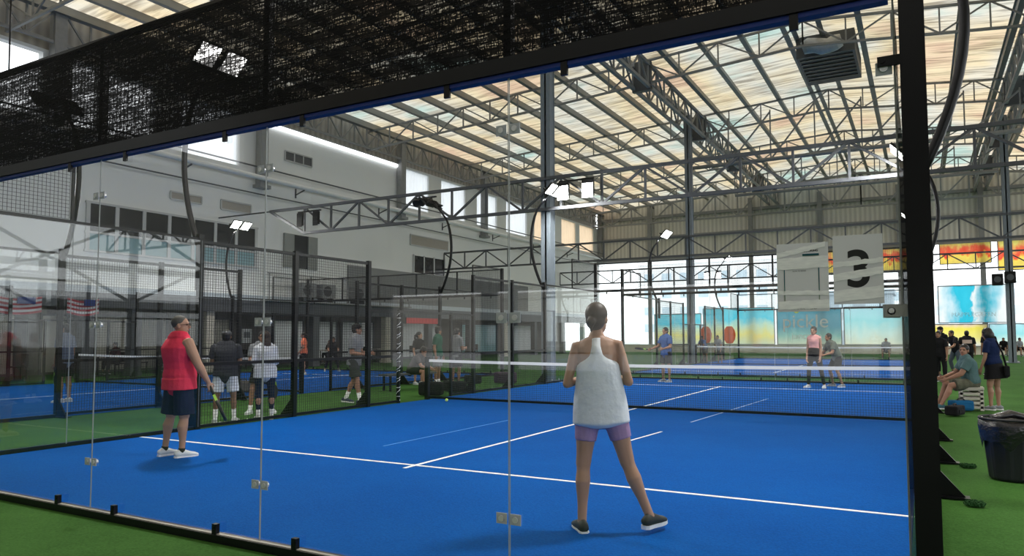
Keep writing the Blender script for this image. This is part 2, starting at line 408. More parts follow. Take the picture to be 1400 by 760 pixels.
MB().box((-16.05, 20.9, 4.7), (-15.96, 21.8, 6.3)).build('dark_pane', DGLASS, w)
for y in (20.3, 21.8): MB().box((-16.0, y, 4.7), (-15.9, y+.6, 6.3)).build('shutter', mat('grey_shutter', (.25,.26,.25), .6), w)
w = thing('window_3', None, None, (-16, 31, 5.2), kind='structure')
MB().box((-16.05, 30.1, 5.2), (-15.96, 33.2, 6.2)).build('dark_pane', DGLASS, w)
b = MB()
for y in (30.1, 31.1, 32.1, 33.2): b.box((-15.97, y-.05, 5.15), (-15.92, y+.05, 6.25))
b.build('frame', FRAME, w)
MB_ = MB().box((-16.0, 24.6, 3.3), (-15.9, 44, 5.15)); struct('wall_cladding', MB_, GREYW)
# wall pipes
for z, r, lb in ((8.5, .11, 'thick pale pipe'), (8.95, .035, 'thin conduit'), (7.75, .03, 'thin lower conduit')):
    o = thing('wall_pipe', '%s running along the white wall below the high openings' % lb, 'pipe', (-15.7, 10, z))
    MB().tube([(-15.44, -5, z), (-15.44, 57.5, z)], r, 10).build('pipe', WHITEP if r > .1 else DKGREY, o, smooth=True)
    if r > .1:
        for y in range(3, 57, 6):
            MB().bar((-15.98, y, z-.3), (-15.4, y, z-.12), .05).bar((-15.97, y, z-.45), (-15.97, y, z), .05).build('bracket', DKGREY, o)
o = thing('light_strip', 'long white light strip under the eave of the left wall', 'light', (-15.9, 24, 11.1))
MB().box((-15.98, 18.9, 11.10), (-15.88, 28.6, 11.25)).build('tube', STRIP, o)
MB().box((-16.0, 18.8, 11.25), (-15.84, 28.7, 11.32)).build('housing', FRAME, o)
# balcony kit
for i, y in enumerate((21.0, 22.3, 24.6)):
    o = thing('condenser_unit', 'outdoor air conditioner unit on the ledge, %s of three' % ORD[i], 'air conditioner', (-15.6, y, 3.3), group='air conditioners on the ledge')
    MB().box((-15.9, y, 3.32), (-15.45, y+.9, 4.0)).build('casing', STEEL, o)
    MB().tube([(-15.45, y+.35, 3.66), (-15.42, y+.35, 3.66)], .26, 20).build('fan_grille', BLACK, o)
    MB().box((-15.88, y+.1, 3.12), (-15.5, y+.16, 3.34)).build('foot', BLACK, o); MB().box((-15.88, y+.74, 3.12), (-15.5, y+.8, 3.34)).build('foot', BLACK, o)
o = thing('ledge_railing', 'dark guard rail on the ledge of the left building', 'railing', (-15.4, 24, 3.3))
MB().bar((-15.4, 18.9, 4.3), (-15.4, 29, 4.3), .05).bar((-15.4, 18.9, 3.75), (-15.4, 29, 3.75), .03).build('rail', STEEL, o)
for y in (19, 21.5, 24, 26.5, 29): MB().bar((-15.4, y, 3.05), (-15.4, y, 4.3), .05).build('post', STEEL, o)
MB().box((-15.9, 18.9, 3.05), (-15.3, 29.1, 3.12)).build('ledge', STEEL, o)

# far wall (ribbed sheets) with open band below
b = MB()
NX = [X0, RX, X1]
b.prism([(X0,0,8.2),(X1,0,8.2),(X1,0,zr(X1)),(RX,0,zr(RX)),(X0,0,zr(X0))], (0,58,0), (0,.12,0)); struct('wall_far', b, SHEET)
for i, z in enumerate((8.25, 10.15, 12.0)):
    MBx = MB().box((X0, 57.72, z-.12), (X1, 57.99, z+.12)); struct('trim_%d' % (4+i), MBx, STEEL)
for i, x in enumerate((-11, -2.2, 3.2, 8.8, 14.1, 20)):
    b = MB(); b.box((x-.17, 57.55, 0), (x+.17, 57.7, 12.9)); b.box((x-.04, 57.7, 0), (x+.04, 57.95, 12.9)); b.box((x-.3, 57.4, 0), (x+.3, 57.98, .03))
    tag(b.build('gable_column', STEEL), 'steel column of the far gable wall, %s from the left' % ORD[i], 'column', 'columns of the far gable wall')
# right wall: dado, open glazed band with X bracing, sheeting above
b = MB(); b.box((X1, Y0, 0), (X1+.2, Y1, 1.0)); b.box((X1, Y0, 9.3), (X1+.2, Y1, 12.5)); struct('wall_right', b, SHEETL)
for i, (z, w_) in enumerate(((2.7,.5),(4.6,.3),(7.0,.25),(9.2,.3))):
    struct('trim_%d' % (8+i), MB().box((X1-.1, Y0, z), (X1+.05, Y1, z+w_)), STEEL)
for i in range(8):
    y = -14+i*8.0
    o = thing('brace_bay', 'cross-braced bay of the right-hand side wall, %s from the near end' % ORD[i], 'bracing', (X1-.1, y, 0), group='cross-braced bays of the side wall')
    MB().box((X1-.4, y-.15, 0), (X1-.12, y+.15, 12.4)).build('post', COLM, o)
    for z0, z1 in ((3.2,7.0),(7.2,9.2)):
        MB().bar((X1-.18, y+.16, z0), (X1-.18, y+7.8, z1), .12).build('brace', STEEL, o); MB().bar((X1-.3, y+.16, z1), (X1-.3, y+7.8, z0), .12).build('brace', STEEL, o)
# near wall behind, with an opening
b = MB(); b.box((X0-4.3, Y0-.2, 0), (-11, Y0, 12.9)); b.box((18, Y0-.2, 0), (X1, Y0, 12.4)); b.box((-11, Y0-.2, 3.3), (18, Y0, 12.6)); struct('wall_near', b, GREYW)
for i, x in enumerate((-4.5, 0, 4.5, 9, 13.5)):
    o = MB().box((x-.15, Y0+.02, 0), (x+.15, Y0+.3, 3.3)).box((x-.25, Y0+.01, 0), (x+.25, Y0+.4, .12)).build('door_post', COLM); tag(o, 'post of the wide entrance opening behind, %s from its end' % ORD[i], 'post', 'posts of the entrance opening')

# ------------------------------------------------------------------ roof steel
def lattice(b, A, B, C, D, n, r, mode='W', hint=(0,1,0)):
    """webs between top chord A->B and bottom chord C->D"""
    A, B, C, D = map(V, (A, B, C, D))
    for k in range(n+1):
        t = k/n; b.bar(A.lerp(B, t), C.lerp(D, t), r, r, hint)
    for k in range(n):
        t = k/n; u = (k+1)/n
        if (k % 2) ^ (mode == 'W'): b.bar(A.lerp(B, t), C.lerp(D, u), r, r, hint)
        else: b.bar(C.lerp(D, t), A.lerp(B, u), r, r, hint)
trs = [-9.5, -.5, 8.5, 17.4, 26, 35.1, 43.5, 51.5]
for i, y in enumerate(trs):
    o = thing('roof_truss', 'light lattice roof truss crossing the hall, %s from the near end' % ORD[i], 'truss', (RX, y, 13), group='lattice roof trusses')
    c = MB(); bt = MB(); wb = MB()
    for xa, xb, n in ((X0, -.35, 10), (-.35, RX, 4), (RX, 14.1, 5), (14.1, X1, 6)):
        zo = .42; dp = 1.0
        A = (xa, y, zr(xa)-zo); B = (xb, y, zr(xb)-zo); C = (xa, y, zr(xa)-zo-dp); D = (xb, y, zr(xb)-zo-dp)
        c.bar(A, B, .09); bt.bar(C, D, .09); lattice(wb, A, B, C, D, n, .055)
    c.build('top_chord', STEEL, o); bt.build('bottom_chord', STEEL, o); wb.build('web_bracing', STEEL, o)
xs = [X0+.4+1.62*k for k in range(14)]+[RX-.5, RX+.5]+[RX+1.95+1.75*k for k in range(10)]
xs = sorted(x for x in xs if abs(x-RX) > .4 and x < X1)
for i, x in enumerate(xs):
    z = zr(x)-.21
    b = MB(); b.box((x-.05, Y0, z-.16), (x+.05, Y1, z+.14)); b.box((x-.05, Y0, z-.18), (x+.15, Y1, z-.15)); b.box((x-.12, Y0, z+.13), (x+.05, Y1, z+.16))
    o = b.build('roof_purlin', PURL); tag(o, 'long steel purlin under the roof lining, %s from the left wall' % ORD[i], 'purlin', 'purlins under the roof lining', 'structure')
# girders on the column lines
def girder(x, z1, z0, y0, y1, label, w=.35, posts=()):
    o = thing('girder', label, 'girder', (x, y0, z0))
    for s_ in (-1, 1):
        xx = x+s_*w
        MB().bar((xx, y0, z1), (xx, y1, z1), .14).build('top_chord', STEEL, o); MB().bar((xx, y0, z0), (xx, y1, z0), .14).build('bottom_chord', STEEL, o)
        wb = MB(); lattice(wb, (xx, y0, z1), (xx, y1, z1), (xx, y0, z0), (xx, y1, z0), int((y1-y0)/1.1), .07, hint=(1,0,0)); wb.build('web_bracing', STEEL, o)
    for y in posts: MB().box((x-.42, y-.12, z0-.15), (x+.42, y+.12, z1+.15)).build('end_plate', DKGREY, o)
girder(-.35, 13.25, 12.25, Y0, Y1, 'double lattice girder along the left row of hall columns', posts=[8.5,17.4,26,35.1,43.5,51.5])
girder(14.1, 12.95, 11.95, Y0, Y1, 'double lattice girder along the right row of hall columns', posts=[8.5,17.4,26,35.1,43.5,51.5])
# eave trusses along the left wall with posts
posts = [-8, 1, 10, 18.8, 28.7, 37.6, 46.5, 57.7]
for i, y in enumerate(posts):
    o = MB().box((-15.95, y-.2, 8.2), (-15.6, y+.2, 12.7)).box((-16, y-.3, 8.1), (-15.5, y+.3, 8.25)).build('eave_post', STEEL)
    tag(o, 'grey post on the left wall under the eave, %s from the near end' % ORD[i], 'post', 'eave posts on the left wall')
for i in range(len(posts)-1):
    y0, y1 = posts[i]+.2, posts[i+1]-.2
    o = thing('eave_truss', 'lattice truss between posts under the left eave, %s from the near end' % ORD[i], 'truss', (-15.7, y0, 11.5), group='lattice trusses under the left eave')
    MB().bar((-15.7, y0, 12.6), (-15.7, y1, 12.6), .1).build('top_chord', STEEL, o); MB().bar((-15.7, y0, 11.55), (-15.7, y1, 11.55), .1).build('bottom_chord', STEEL, o)
    wb = MB(); lattice(wb, (-15.7, y0, 12.6), (-15.7, y1, 12.6), (-15.7, y0, 11.55), (-15.7, y1, 11.55), 10, .06, hint=(1,0,0)); wb.build('web_bracing', STEEL, o)
# columns
def column(x, y, z, label):
    o = thing('hall_column', label, 'column', (x, y, 0))
    b = MB(); w_ = .17; b.box((x-w_, y-w_, 0), (x+w_, y-w_+.03, z)); b.box((x-w_, y+w_-.03, 0), (x+w_, y+w_, z)); b.box((x-.03, y-w_, 0), (x+.03, y+w_, z)); b.box((x-w_+.02, y-w_+.02, 0), (x+w_-.02, y+w_-.02, z))
    b.build('shaft', COLM, o); MB().box((x-.3, y-.3, 0), (x+.3, y+.3, .04)).build('base_plate', COLM, o)
    b = MB()
    for i in (-1, 1):
        for j in (-1, 1): b.tube([(x+i*.24, y+j*.24, .04), (x+i*.24, y+j*.24, .1)], .02, 6)
    b.build('bolts', CHROME, o)
column(-.42, 17, 13.0, 'tall slate grey column standing beside the near court past the net')
column(-.42, 33.3, 13.0, 'tall slate grey column standing beside the court beyond')
column(14.1, 24.2, 12.8, 'tall grey column on the right turf, nearest of the right row')
column(14.1, 40.6, 12.8, 'tall grey column on the right turf with dark speakers on it')
column(-.42, .6-14, 13.0, 'tall slate grey column behind the viewpoint by the entrance')
# tie trusses across the hall
def tie(y, z1, z0, xa, xb, label, n, taper=True):
    o = thing('tie_truss', label, 'truss', (xa, y, z0))
    xc = xa+1.9 if taper else xa
    MB().bar((xa, y, z1), (xb, y, z1), .1).build('top_chord', DKGREY, o)
    MB().bar((xc, y, z0), (xb, y, z0), .1).build('bottom_chord', DKGREY, o)
    b = MB()
    if taper: b.bar((xa, y, z1), (xc, y, z0), .09)
    lattice(b, (xc, y, z1), (xb, y, z1), (xc, y, z0), (xb, y, z0), n, .065); b.build('web_bracing', DKGREY, o)
    if taper: MB().bar((xa, y, z1), (-16, y, z1), .05).build('wall_tie', DKGREY, o)
tie(16.78, 6.5, 5.5, -12.9, 23.9, 'long low lattice truss spanning the hall past the net', 25)
tie(33.1, 6.6, 5.6, -15.9, 23.9, 'long low lattice truss spanning the hall at the second court', 26, False)
tie(49.5, 6.6, 5.6, -15.9, 23.9, 'long low lattice truss spanning the hall near the far wall', 26, False)
# sloping struts + upper tie pipes
for i, (y, z) in enumerate(((33.3, 10.2), (44, 10.6))):
    o = thing('tie_beam', 'slim horizontal tie beam high under the roof, %s from the near end' % ORD[i], 'beam', (RX, y, z))
    MB().tube([(-.4, y, z), (14.1, y, z)], .1, 8).build('pipe', STEEL, o, smooth=True)
    b = MB()
    for k in range(7): b.bar((-.4+k*2.07, y, z), (-.4+(k+1)*2.07, y, zr(-.4+(k+1)*2.07)-1.5), .07)
    for k in range(8): b.bar((-.4+k*2.07, y, z), (-.4+k*2.07, y, zr(-.4+k*2.07)-1.4), .06)
    b.build('struts', STEEL, o)
# far gable truss in front of the wall
o = thing('gable_truss', 'deep lattice truss standing just before the far ribbed wall', 'truss', (0, 56.5, 11))
wb = MB(); t_ = MB(); d_ = MB()
for xa, xb, n in ((X0, RX, 12), (RX, X1, 10)):
    A = (xa, 56.6, zr(xa)-.4); B = (xb, 56.6, zr(xb)-.4); C = (xa, 56.6, 11.3); D = (xb, 56.6, 11.3)
    t_.bar(A, B, .14); d_.bar(C, D, .14); lattice(wb, A, B, C, D, n, .1)
t_.build('top_chord', STEEL, o); d_.build('bottom_chord', STEEL, o); wb.build('web_bracing', STEEL, o)
# roof vent housing
o = thing('roof_vent', 'dark louvred extractor housing hung below the ridge', 'vent', (6.9, 29, 12.7))
MB().box((5.9, 27.9, 13.0), (7.95, 31.4, 13.1)).build('grille', mat('dark_louvre', (.035,.035,.04), .5, var=.4, scale=30, stretch=(3,.2,1)), o)
b = MB(); b.box((5.8, 27.8, 13.0), (5.9, 31.5, 13.9)); b.box((7.95, 27.8, 13.0), (8.05, 31.5, 13.9)); b.box((5.9, 31.4, 13.0), (7.95, 31.5, 13.9)); b.box((5.9, 27.8, 13.0), (7.95, 27.9, 13.9)); b.build('housing', DKGREY, o)
b = MB()
for k in range(7): b.box((5.9, 28.1+k*.45, 12.96), (7.95, 28.15+k*.45, 13.0))
b.build('slats', BLACK, o)
o = MB().tube([(6.1+.25*k, 27.4, 13.25+.08*math.sin(k*1.3)) for k in range(7)], [.25,.32,.3,.33,.3,.32,.25], 12).build('foil_duct', mat('crumpled_foil', (.5,.5,.5), .5, .3, var=.3, bump=1, bscale=8), smooth=True); tag(o, 'crumpled silver duct beside the extractor housing', 'duct')

# ------------------------------------------------------------------ courts
def wire_mesh(y0, y1, z0, z1, pitch=.05, r=.0022, plane='x', c=0):
    b = MB()
    P = (lambda u, z: (c, u, z)) if plane == 'x' else (lambda u, z: (u, c, z))
    n = round((y1-y0)/pitch)
    for k in range(n+1): u = y0+(y1-y0)*k/n; b.bar(P(u, z0), P(u, z1), 2*r)
    n = round((z1-z0)/pitch)
    for k in range(n+1): z = z0+(z1-z0)*k/n; b.bar(P(y0, z), P(y1, z), 2*r)
    return b
MESHC = {}
def mesh_panel(parent, x, y0, y1, z0, z1, plane='x', coarse=False):
    key = (round(y1-y0, 3), round(z1-z0, 3), plane, coarse)
    if key not in MESHC: MESHC[key] = wire_mesh(0, y1-y0, 0, z1-z0, .1 if coarse else .05, .003 if coarse else .0022, plane).mesh('mesh_panel', BLACKM)
    o = bpy.data.objects.new('mesh_panel', MESHC[key]); COL.objects.link(o); o.parent = parent
    off = WORLD[parent.name]
    o.location = V((x, y0, z0) if plane == 'x' else (y0, x, z0))-off
    return o
def side_fence(ox, oy, sgn, where, coarse=False, wrap=False):
    """fence on the line x=ox, sgn = outward direction (-1 left, 1 right)"""
    x = ox+sgn*.04
    o = thing('side_fence', where, 'fence', (x, oy, 0), group=None)
    for y in (4, 6, 8, 12, 14, 16): MB().box((x-.04, oy+y-.04, 0), (x+.04, oy+y+.04, 3.03)).build('post', BLACK, o)
    for y in (9, 11): MB().box((x-.03, oy+y-.03, 0), (x+.03, oy+y+.03, 2.03)).build('gate_post', BLACK, o)
    for a_, c_ in ((4,6),(6,8),(12,14),(14,16)):
        mesh_panel(o, x, oy+a_+.04, oy+c_-.04, .05, 3.0, coarse=coarse)
        b = MB()
        for z in (.04, 1.02, 2.98): b.bar((x, oy+a_, z), (x, oy+c_, z), .04, .05)
        b.build('rail', BLACK, o)
    for a_, c_ in ((8,9),(11,12)):
        mesh_panel(o, x, oy+a_+.04, oy+c_-.04, .05, 2.0, coarse=coarse)
        b = MB()
        for z in (.04, 1.02, 1.99): b.bar((x, oy+a_, z), (x, oy+c_, z), .04, .05)
        b.build('rail', BLACK, o)
    MB().bar((x, oy+9, 2.0), (x, oy+11, 2.0), .05).build('lintel', BLACK, o)
    for a_, s_ in ((0, 1), (18, 1)):   # upper mesh 3-4 m over the end glass
        mesh_panel(o, x, oy+a_+.04, oy+a_+1.96, 3.06, 3.96, coarse=coarse)
        b = MB(); 
        for z in (3.03, 3.99): b.bar((x, oy+a_, z), (x, oy+a_+2, z), .035)
        yy = oy+a_+(2 if a_ == 0 else 0); b.bar((x, yy, 3.0), (x, yy, 4.0), .035); b.build('upper_frame', BLACK, o)
    b = MB()
    for y0_, y1_ in ((0,4),(16,20)):
        b.bar((x, oy+y0_, 3.02), (x, oy+y1_, 3.02), .04); b.bar((x+sgn*.02, oy+y0_, .02), (x+sgn*.02, oy+y1_, .02), .05, .06)
    b.build('glass_rail', BLACK, o)
    for y in (4, 6, 8, 12, 14, 16):
        q = MB(); q.prism([(0,-.02,0),(sgn*.30,-.02,0),(0,-.02,.34)], (x+sgn*.04, oy+y, 0), (0,.03,0)); q.box((x+sgn*.03, oy+y-.07, 0), (x+sgn*.36, oy+y+.07, .012)); q.build('foot_bracket', BLACK, o)
    if wrap:
        pts = []; n = 90
        for k in range(n+1):
            a = k*1.25; pts.append((x+.043*math.cos(a), oy+9+.043*math.sin(a), .05+1.95*(k+1.5*math.sin(k*.7))/(n+2)))
        MB().tube(pts, .0065, 6).build('white_tape_wrap', WHITEP, o, smooth=True)['label'] = 'white tape wound round the gate post'
    return o
gcount = {}
def glass_panel(axis, c, a, b_, label, group, clamps=True):
    """vertical glass sheet on plane axis=c from a to b_"""
    t = .006
    P = (lambda u, z, d=0: (u, c+d, z)) if axis == 'y' else (lambda u, z, d=0: (c+d, u, z))
    o = thing('glass_panel', label, 'glass panel', P((a+b_)/2, 0), group=group)
    q = MB(); q.v = [V(P(a+.004, .04)), V(P(b_-.004, .04)), V(P(b_-.004, 3.0)), V(P(a+.004, 3.0))]; q.f = [(0,1,2,3)]
    q.build('pane', GLASS, o)
    for u in (a+.004, b_-.004): MB().bar(P(u, .04), P(u, 3.0), .004).build('polished_edge', mat('glass_edge', (.30,.32,.33), .35, var=.05), o)
    if clamps:
        for z in (.43, 1.56, 2.65):
            for u in (a+.045, b_-.045):
                p0 = V(P(u, z, -.02)); p1 = V(P(u, z, .02))
                s_ = MB(); s_.tube([p0, p1], .017, 12); s_.build('clamp_button', CHROME, o, smooth=False)
                s_ = MB(); w_ = .034
                if axis == 'y': s_.box((u-w_, c-.012, z-.03), (u+w_, c-.007, z+.03))
                else: s_.box((c-.012, u-w_, z-.03), (c-.007, u+w_, z+.03))
                s_.build('clamp_plate', mat('clear_clamp_plate', (.36,.38,.42), .45), o)
    return o
def end_wall(ox, y, sgn, nm, net=False, coarse=False, glass=True):
    """frame across x=ox..ox+10 at y"""
    o = thing('end_frame', nm, 'frame', (ox+5, y, 0))
    MB().box((ox-.06, y-.04, 2.98), (ox+10.06, y+.04, 3.07)).build('top_beam', BLACK, o)
    if net: MB().box((ox+.02, y-.025, 2.955), (ox+9.98, y+.03, 2.979)).build('blue_gasket', NAVY, o)['label'] = 'blue strip along the underside of the beam'
    MB().box((ox-.06, y-.05, -.01), (ox+10.06, y+.03, .045)).build('base_beam', BLACK, o)
    MB().box((ox, y-.04, .045), (ox+10, y-.012, .052)).build('glazing_channel', mat('pale_channel', (.30,.28,.25), .5, var=.5, scale=2, stretch=(1,1,1)), o)
    MB().bar((ox, y, 3.99), (ox+10, y, 3.99), .045).build('top_rail', BLACK, o)
    for x in (ox-.06, ox+10.07): MB().box((x-.05, y-.05, 0), (x+.05, y+.05, 4.03)).build('corner_post', BLACK, o)
    for x in (2, 4, 6, 8): MB().box((ox+x-.025, y-.02, 3.07), (ox+x+.025, y+.03, 3.99)).build('upper_post', BLACK, o)
    for k in range(5):
        mesh_panel(o, y+.035, ox+2*k+.04, ox+2*k+1.96, 3.07, 3.96, 'y', coarse)
    for k in range(5):
        for u in (.37, 1.58):
            x = ox+2*k+u
            MB().box((x-.02, y-.03, 2.9), (x+.02, y-.012, 2.98)).build('top_clip', BLACK, o)
            MB().box((x-.022, y-.045, .03), (x+.022, y-.012, .12)).tube([(x, y-.05, .095), (x, y-.03, .095)], .012, 8).build('foot_clip', BLACK, o)
    return o
def padel_net(ox, oy, where):
    o = thing('court_net', where, 'net', (ox+5, oy+10, 0))
    b = MB(); y = oy+10
    zt = lambda x: .92-.04*(1-((x-5)/5)**2)
    n = 226
    for k in range(n+1):
        x = .06+9.88*k/n; b.bar((ox+x, y, .04), (ox+x, y, zt(x)), .0035)
    for k in range(20):
        zz = .05+k*.044
        for q in range(8):
            xa = .06+9.88*q/8; xb = .06+9.88*(q+1)/8; f = zz/.92
            b.bar((ox+xa, y, zt(xa)*f), (ox+xb, y, zt(xb)*f), .0035)
    b.build('netting', BLACKM, o)
    t_ = MB()
    for q in range(10):
        xa = .05+9.9*q/10; xb = .05+9.9*(q+1)/10
        t_.bar((ox+xa, y, zt(xa)-.025), (ox+xb, y, zt(xb)-.025), .012, .06)
    t_.build('top_tape', WHITE_LINE, o)
    MB().bar((ox+.05, y, .05), (ox+9.95, y, .05), .014, .05).build('bottom_band', BLACK, o)
    for x in (-.0, 10.0): MB().box((ox+x-.045, y-.045, 0), (ox+x+.045, y+.045, .98)).build('net_post', BLACK, o)
def court(ox, oy, nm, first=False):
    b = MB(); b.box((ox, oy, -.012), (ox+10, oy+20, 0)); f = struct('floor_court', b, BLUE)
    WL = WHITE_LINE
    for y in (3.05, 16.95): MB().box((ox, oy+y-.025, 0), (ox+10, oy+y+.025, .003)).build('service_line', WL, f)
    MB().box((ox+4.975, oy+2.85, 0.001), (ox+5.025, oy+17.15, .0035)).build('centre_line', WL, f)
    if first:
        FT = mat('faint_line', (.05,.22,.62), .8)  # thin pale strips laid on the blue turf
        MB().bar((3.74, 4, .001), (3.74, 7.3, .001), .03, .002).build('faint_line_mark', FT, f)
        MB().bar((6.47, 5.98, .001), (6.56, 7.08, .001), .035, .002).build('stray_line_mark', WL, f)
        MB().bar((6.62, 8.45, .001), (6.93, 13.65, .001), .03, .002).build('stray_line_mark', mat('thin_pale_line', (.3,.42,.7), .8), f)
    padel_net(ox, oy, 'net with white top tape across %s' % nm)
court(0, 0, 'the nearest court', True)
court(-14, 0, 'the left neighbour court')
court(0, 22.6, 'the court beyond the far end')
end_wall(0, 0, -1, 'black steel end frame of the nearest court, closest to the viewer', net=True)
end_wall(0, 20, 1, 'black steel frame at the far end of the nearest court')
end_wall(0, 22.6, -1, 'black steel near-end frame of the court beyond')
end_wall(-14, 20, 1, 'black steel far-end frame of the left neighbour court')
end_wall(0, 42.6, 1, 'black steel far-end frame of the court beyond', coarse=True)
end_wall(-14, 0, -1, 'black steel near-end frame of the left neighbour court')
side_fence(0, 0, -1, 'black mesh side fence on the left of the nearest court', wrap=True)
side_fence(10, 0, 1, 'black mesh side fence on the right of the nearest court')
side_fence(-4, 0, 1, 'black mesh side fence of the left neighbour court, nearer side')
side_fence(-14, 0, -1, 'black mesh side fence of the left neighbour court by the lounge')
side_fence(0, 22.6, -1, 'black mesh side fence on the left of the court beyond', coarse=True)
side_fence(10, 22.6, 1, 'black mesh side fence on the right of the court beyond', coarse=True)
for k in range(5):
    glass_panel('y', 0, 2*k, 2*k+2, 'clear glass panel of the near end wall, %s' % ['with the left corner at its edge','second from the left corner','behind which the man in red stands','middle right, behind which centre line ends','with paper notices taped to it'][k], 'glass panels of the near end wall')
for k in range(2):
    glass_panel('x', 0, 2*k, 2*k+2, 'clear glass side panel left of the nearest court, %s' % ['next to the near corner','next to the first mesh post'][k], 'left side glass panels', clamps=False)
    glass_panel('x', 10, 2*k, 2*k+2, 'clear glass side panel right of the nearest court, %s' % ['next to the near corner','next to the first mesh post'][k], 'right side glass panels', clamps=False)
    glass_panel('x', 0, 16+2*k, 18+2*k, 'clear glass side panel at the far left corner, %s' % ORD[k], 'far left side glass panels', clamps=False)
    glass_panel('x', -4, 2*k, 2*k+2, 'clear glass side panel of the left neighbour court, %s' % ORD[k], 'neighbour side glass panels', clamps=False)
for k in range(5):
    glass_panel('y', 20, 2*k, 2*k+2, 'clear glass panel of the far end wall, %s from the left' % ORD[k], 'glass panels of the far end wall', clamps=False)
    glass_panel('y', 22.6, 2*k, 2*k+2, 'clear glass panel at the near end of the court beyond, %s from the left' % ORD[k], 'near glass panels of the court beyond', clamps=False)
# side clip on corner post + plate
o = tag(MB().box((9.93, -.03, 2.655), (10.03, -.015, 2.7)).tube([(9.95, -.035, 2.677), (9.95, -.02, 2.677)], .01, 8).build('corner_clip', BLACK), 'small black clip holding the glass to the corner post', 'clip')
o = thing('lock_plate', 'grey metal plate on the glass beside the corner post', 'plate', (9.97, -.01, 1.53))
MB().box((9.93, -.02, 1.535), (10.018, -.008, 1.59)).build('plate', mat('dull_steel_plate', (.28,.28,.27), .4, .5), o)
MB().tube([(9.955, -.024, 1.562), (9.955, -.02, 1.562)], .012, 12).build('screw', CHROME, o)
# shade netting on the near frame
b = MB()
nx, nz = 100, 6
for j in range(nz+1):
    for i in range(nx+1):
        x = 10*i/nx; z = 3.05+.94*j/nz
        b.v.append(V((x, -.035-.012*math.sin(x*3.1+j)*math.sin(PI*j/nz), z+(.012*math.sin(x*PI/1.0) if j == nz else 0))))
for j in range(nz):
    for i in range(nx): b.f.append((j*(nx+1)+i, j*(nx+1)+i+1, (j+1)*(nx+1)+i+1, (j+1)*(nx+1)+i))
o = b.build('shade_netting', NET, smooth=True); tag(o, 'black woven shade netting stretched above the near glass wall', 'netting')
o = tag(MB().tube([(2.4+.05*k, 0-.0, 4.02) for k in range(2)]+[(2.43, 0, 5.2)], .008, 6).build('thin_cable', BLACK, smooth=True), 'thin black upright cable above the netting at far left', 'cable')

# light poles
def light_pole(x, y, sgn, label, inward=None, lit=True, tilt=.8):
    """pole fixed at z=3 on the side fence at x, bulging outward (sgn), lamp heads over the court"""
    o = thing('light_pole', label, 'light pole', (x, y, 0))
    MB().box((x+sgn*.05-.04, y-.05, 2.2), (x+sgn*.05+.04, y+.05, 3.1)).build('pole_socket', BLACK, o)
    pts = []; 
    for k in range(17):
        t = k/16; z = 2.9+3.0*t; bx = .42*math.sin(PI*min(1, t*1.02))**.9
        pts.append((x+sgn*(.08+bx)-(sgn*.25*max(0, t-.8)/.2), y, z))
    MB().tube(pts, [.045]*12+[.04,.036,.032,.03,.03], 10, hint=(0,1,0)).build('arched_pole', BLACK, o, smooth=True)
    hx = pts[-1][0]; hz = 5.9
    MB().bar((hx, y-.42, hz), (hx, y+.42, hz), .05).build('crossbar', BLACK, o)
    R_ = Matrix.Rotation(sgn*tilt, 3, 'Y')
    for s_ in (-1, 1):
        c = V((hx-sgn*.16, y+s_*.24, hz)); q = MB().box((-.19,-.19,-.01),(.19,.19,.05)); q.v = [c+R_ @ p for p in q.v]; hd = q.build('lamp_head', BLACK, o)
        q = MB()
        for i in (-1, 0, 1):
            q.box((-.175, i*.12-.052, -.018), (.175, i*.12+.052, -.011))
        q.v = [c+R_ @ p for p in q.v]; q.build('led_face', LED if lit else BLACK, hd)
        q = MB()
        for i in range(6): q.box((-.15+i*.055, -.15, .05), (-.14+i*.055, .15, .09))
        q.v = [c+R_ @ p for p in q.v]; q.build('heat_sink', BLACK, hd)
    if lit:
        ld = bpy.data.lights.new('court_lamp', 'AREA'); ld.shape = 'RECTANGLE'; ld.size = .35; ld.size_y = .85; ld.energy = LAMPW; ld.color = (1,.98,.94)
        lo = bpy.data.objects.new('court_lamp', ld); COL.objects.link(lo); lo.location = (hx-sgn*.14, y, hz-.06)
        d = V((x-sgn*3.5, y, 0))-V(lo.location); lo.rotation_euler = d.to_track_quat('-Z', 'Y').to_euler()
LAMPW = 330
light_pole(0, 4, -1, 'arched black light pole on the left fence near the man in red')
light_pole(0, 16, -1, 'arched black light pole on the left fence beside the slate column')
light_pole(10, 4, 1, 'arched black light pole rising over the right corner post')
light_pole(10, 16, 1, 'slim arched black light pole farther along the right fence')
light_pole(-4, 4, 1, 'arched black light pole on the neighbour court fence, near end', lit=False)
light_pole(-4, 16, 1, 'arched black light pole on the neighbour court fence, far end', lit=False)
light_pole(-14, 4, -1, 'arched black light pole by the lounge, near end')
light_pole(-14, 16, -1, 'arched black light pole by the lounge, far end')
light_pole(0, 27, -1, 'arched black light pole left of the court beyond, nearer')
light_pole(10, 27, 1, 'arched black light pole right of the court beyond, nearer')
light_pole(0, 38.6, -1, 'arched black light pole left of the court beyond, farther')
light_pole(10, 38.6, 1, 'arched black light pole right of the court beyond, farther')
def flood(x, y, z, label, lit=True, sz=.4):
    o = thing('flood_light', label, 'light', (x, y, z))
    for s_ in (-1, 1):
        q = MB().box((x+s_*.42-sz/2, y-.06, z-.25), (x+s_*.42+sz/2, y+.02, z+.25)); q.build('lamp_head', BLACK, o)
        q = MB()
        for i in (-1, 0, 1): q.box((x+s_*.42-sz/2+.02, y-.075, z-.08+i*.16-.06), (x+s_*.42+sz/2-.02, y-.061, z-.08+i*.16+.06))
        q.build('led_face', LED if lit else BLACK, o)
    MB().bar((x-.6, y+.04, z+.3), (x+.6, y+.04, z+.3), .05).build('bracket', BLACK, o)
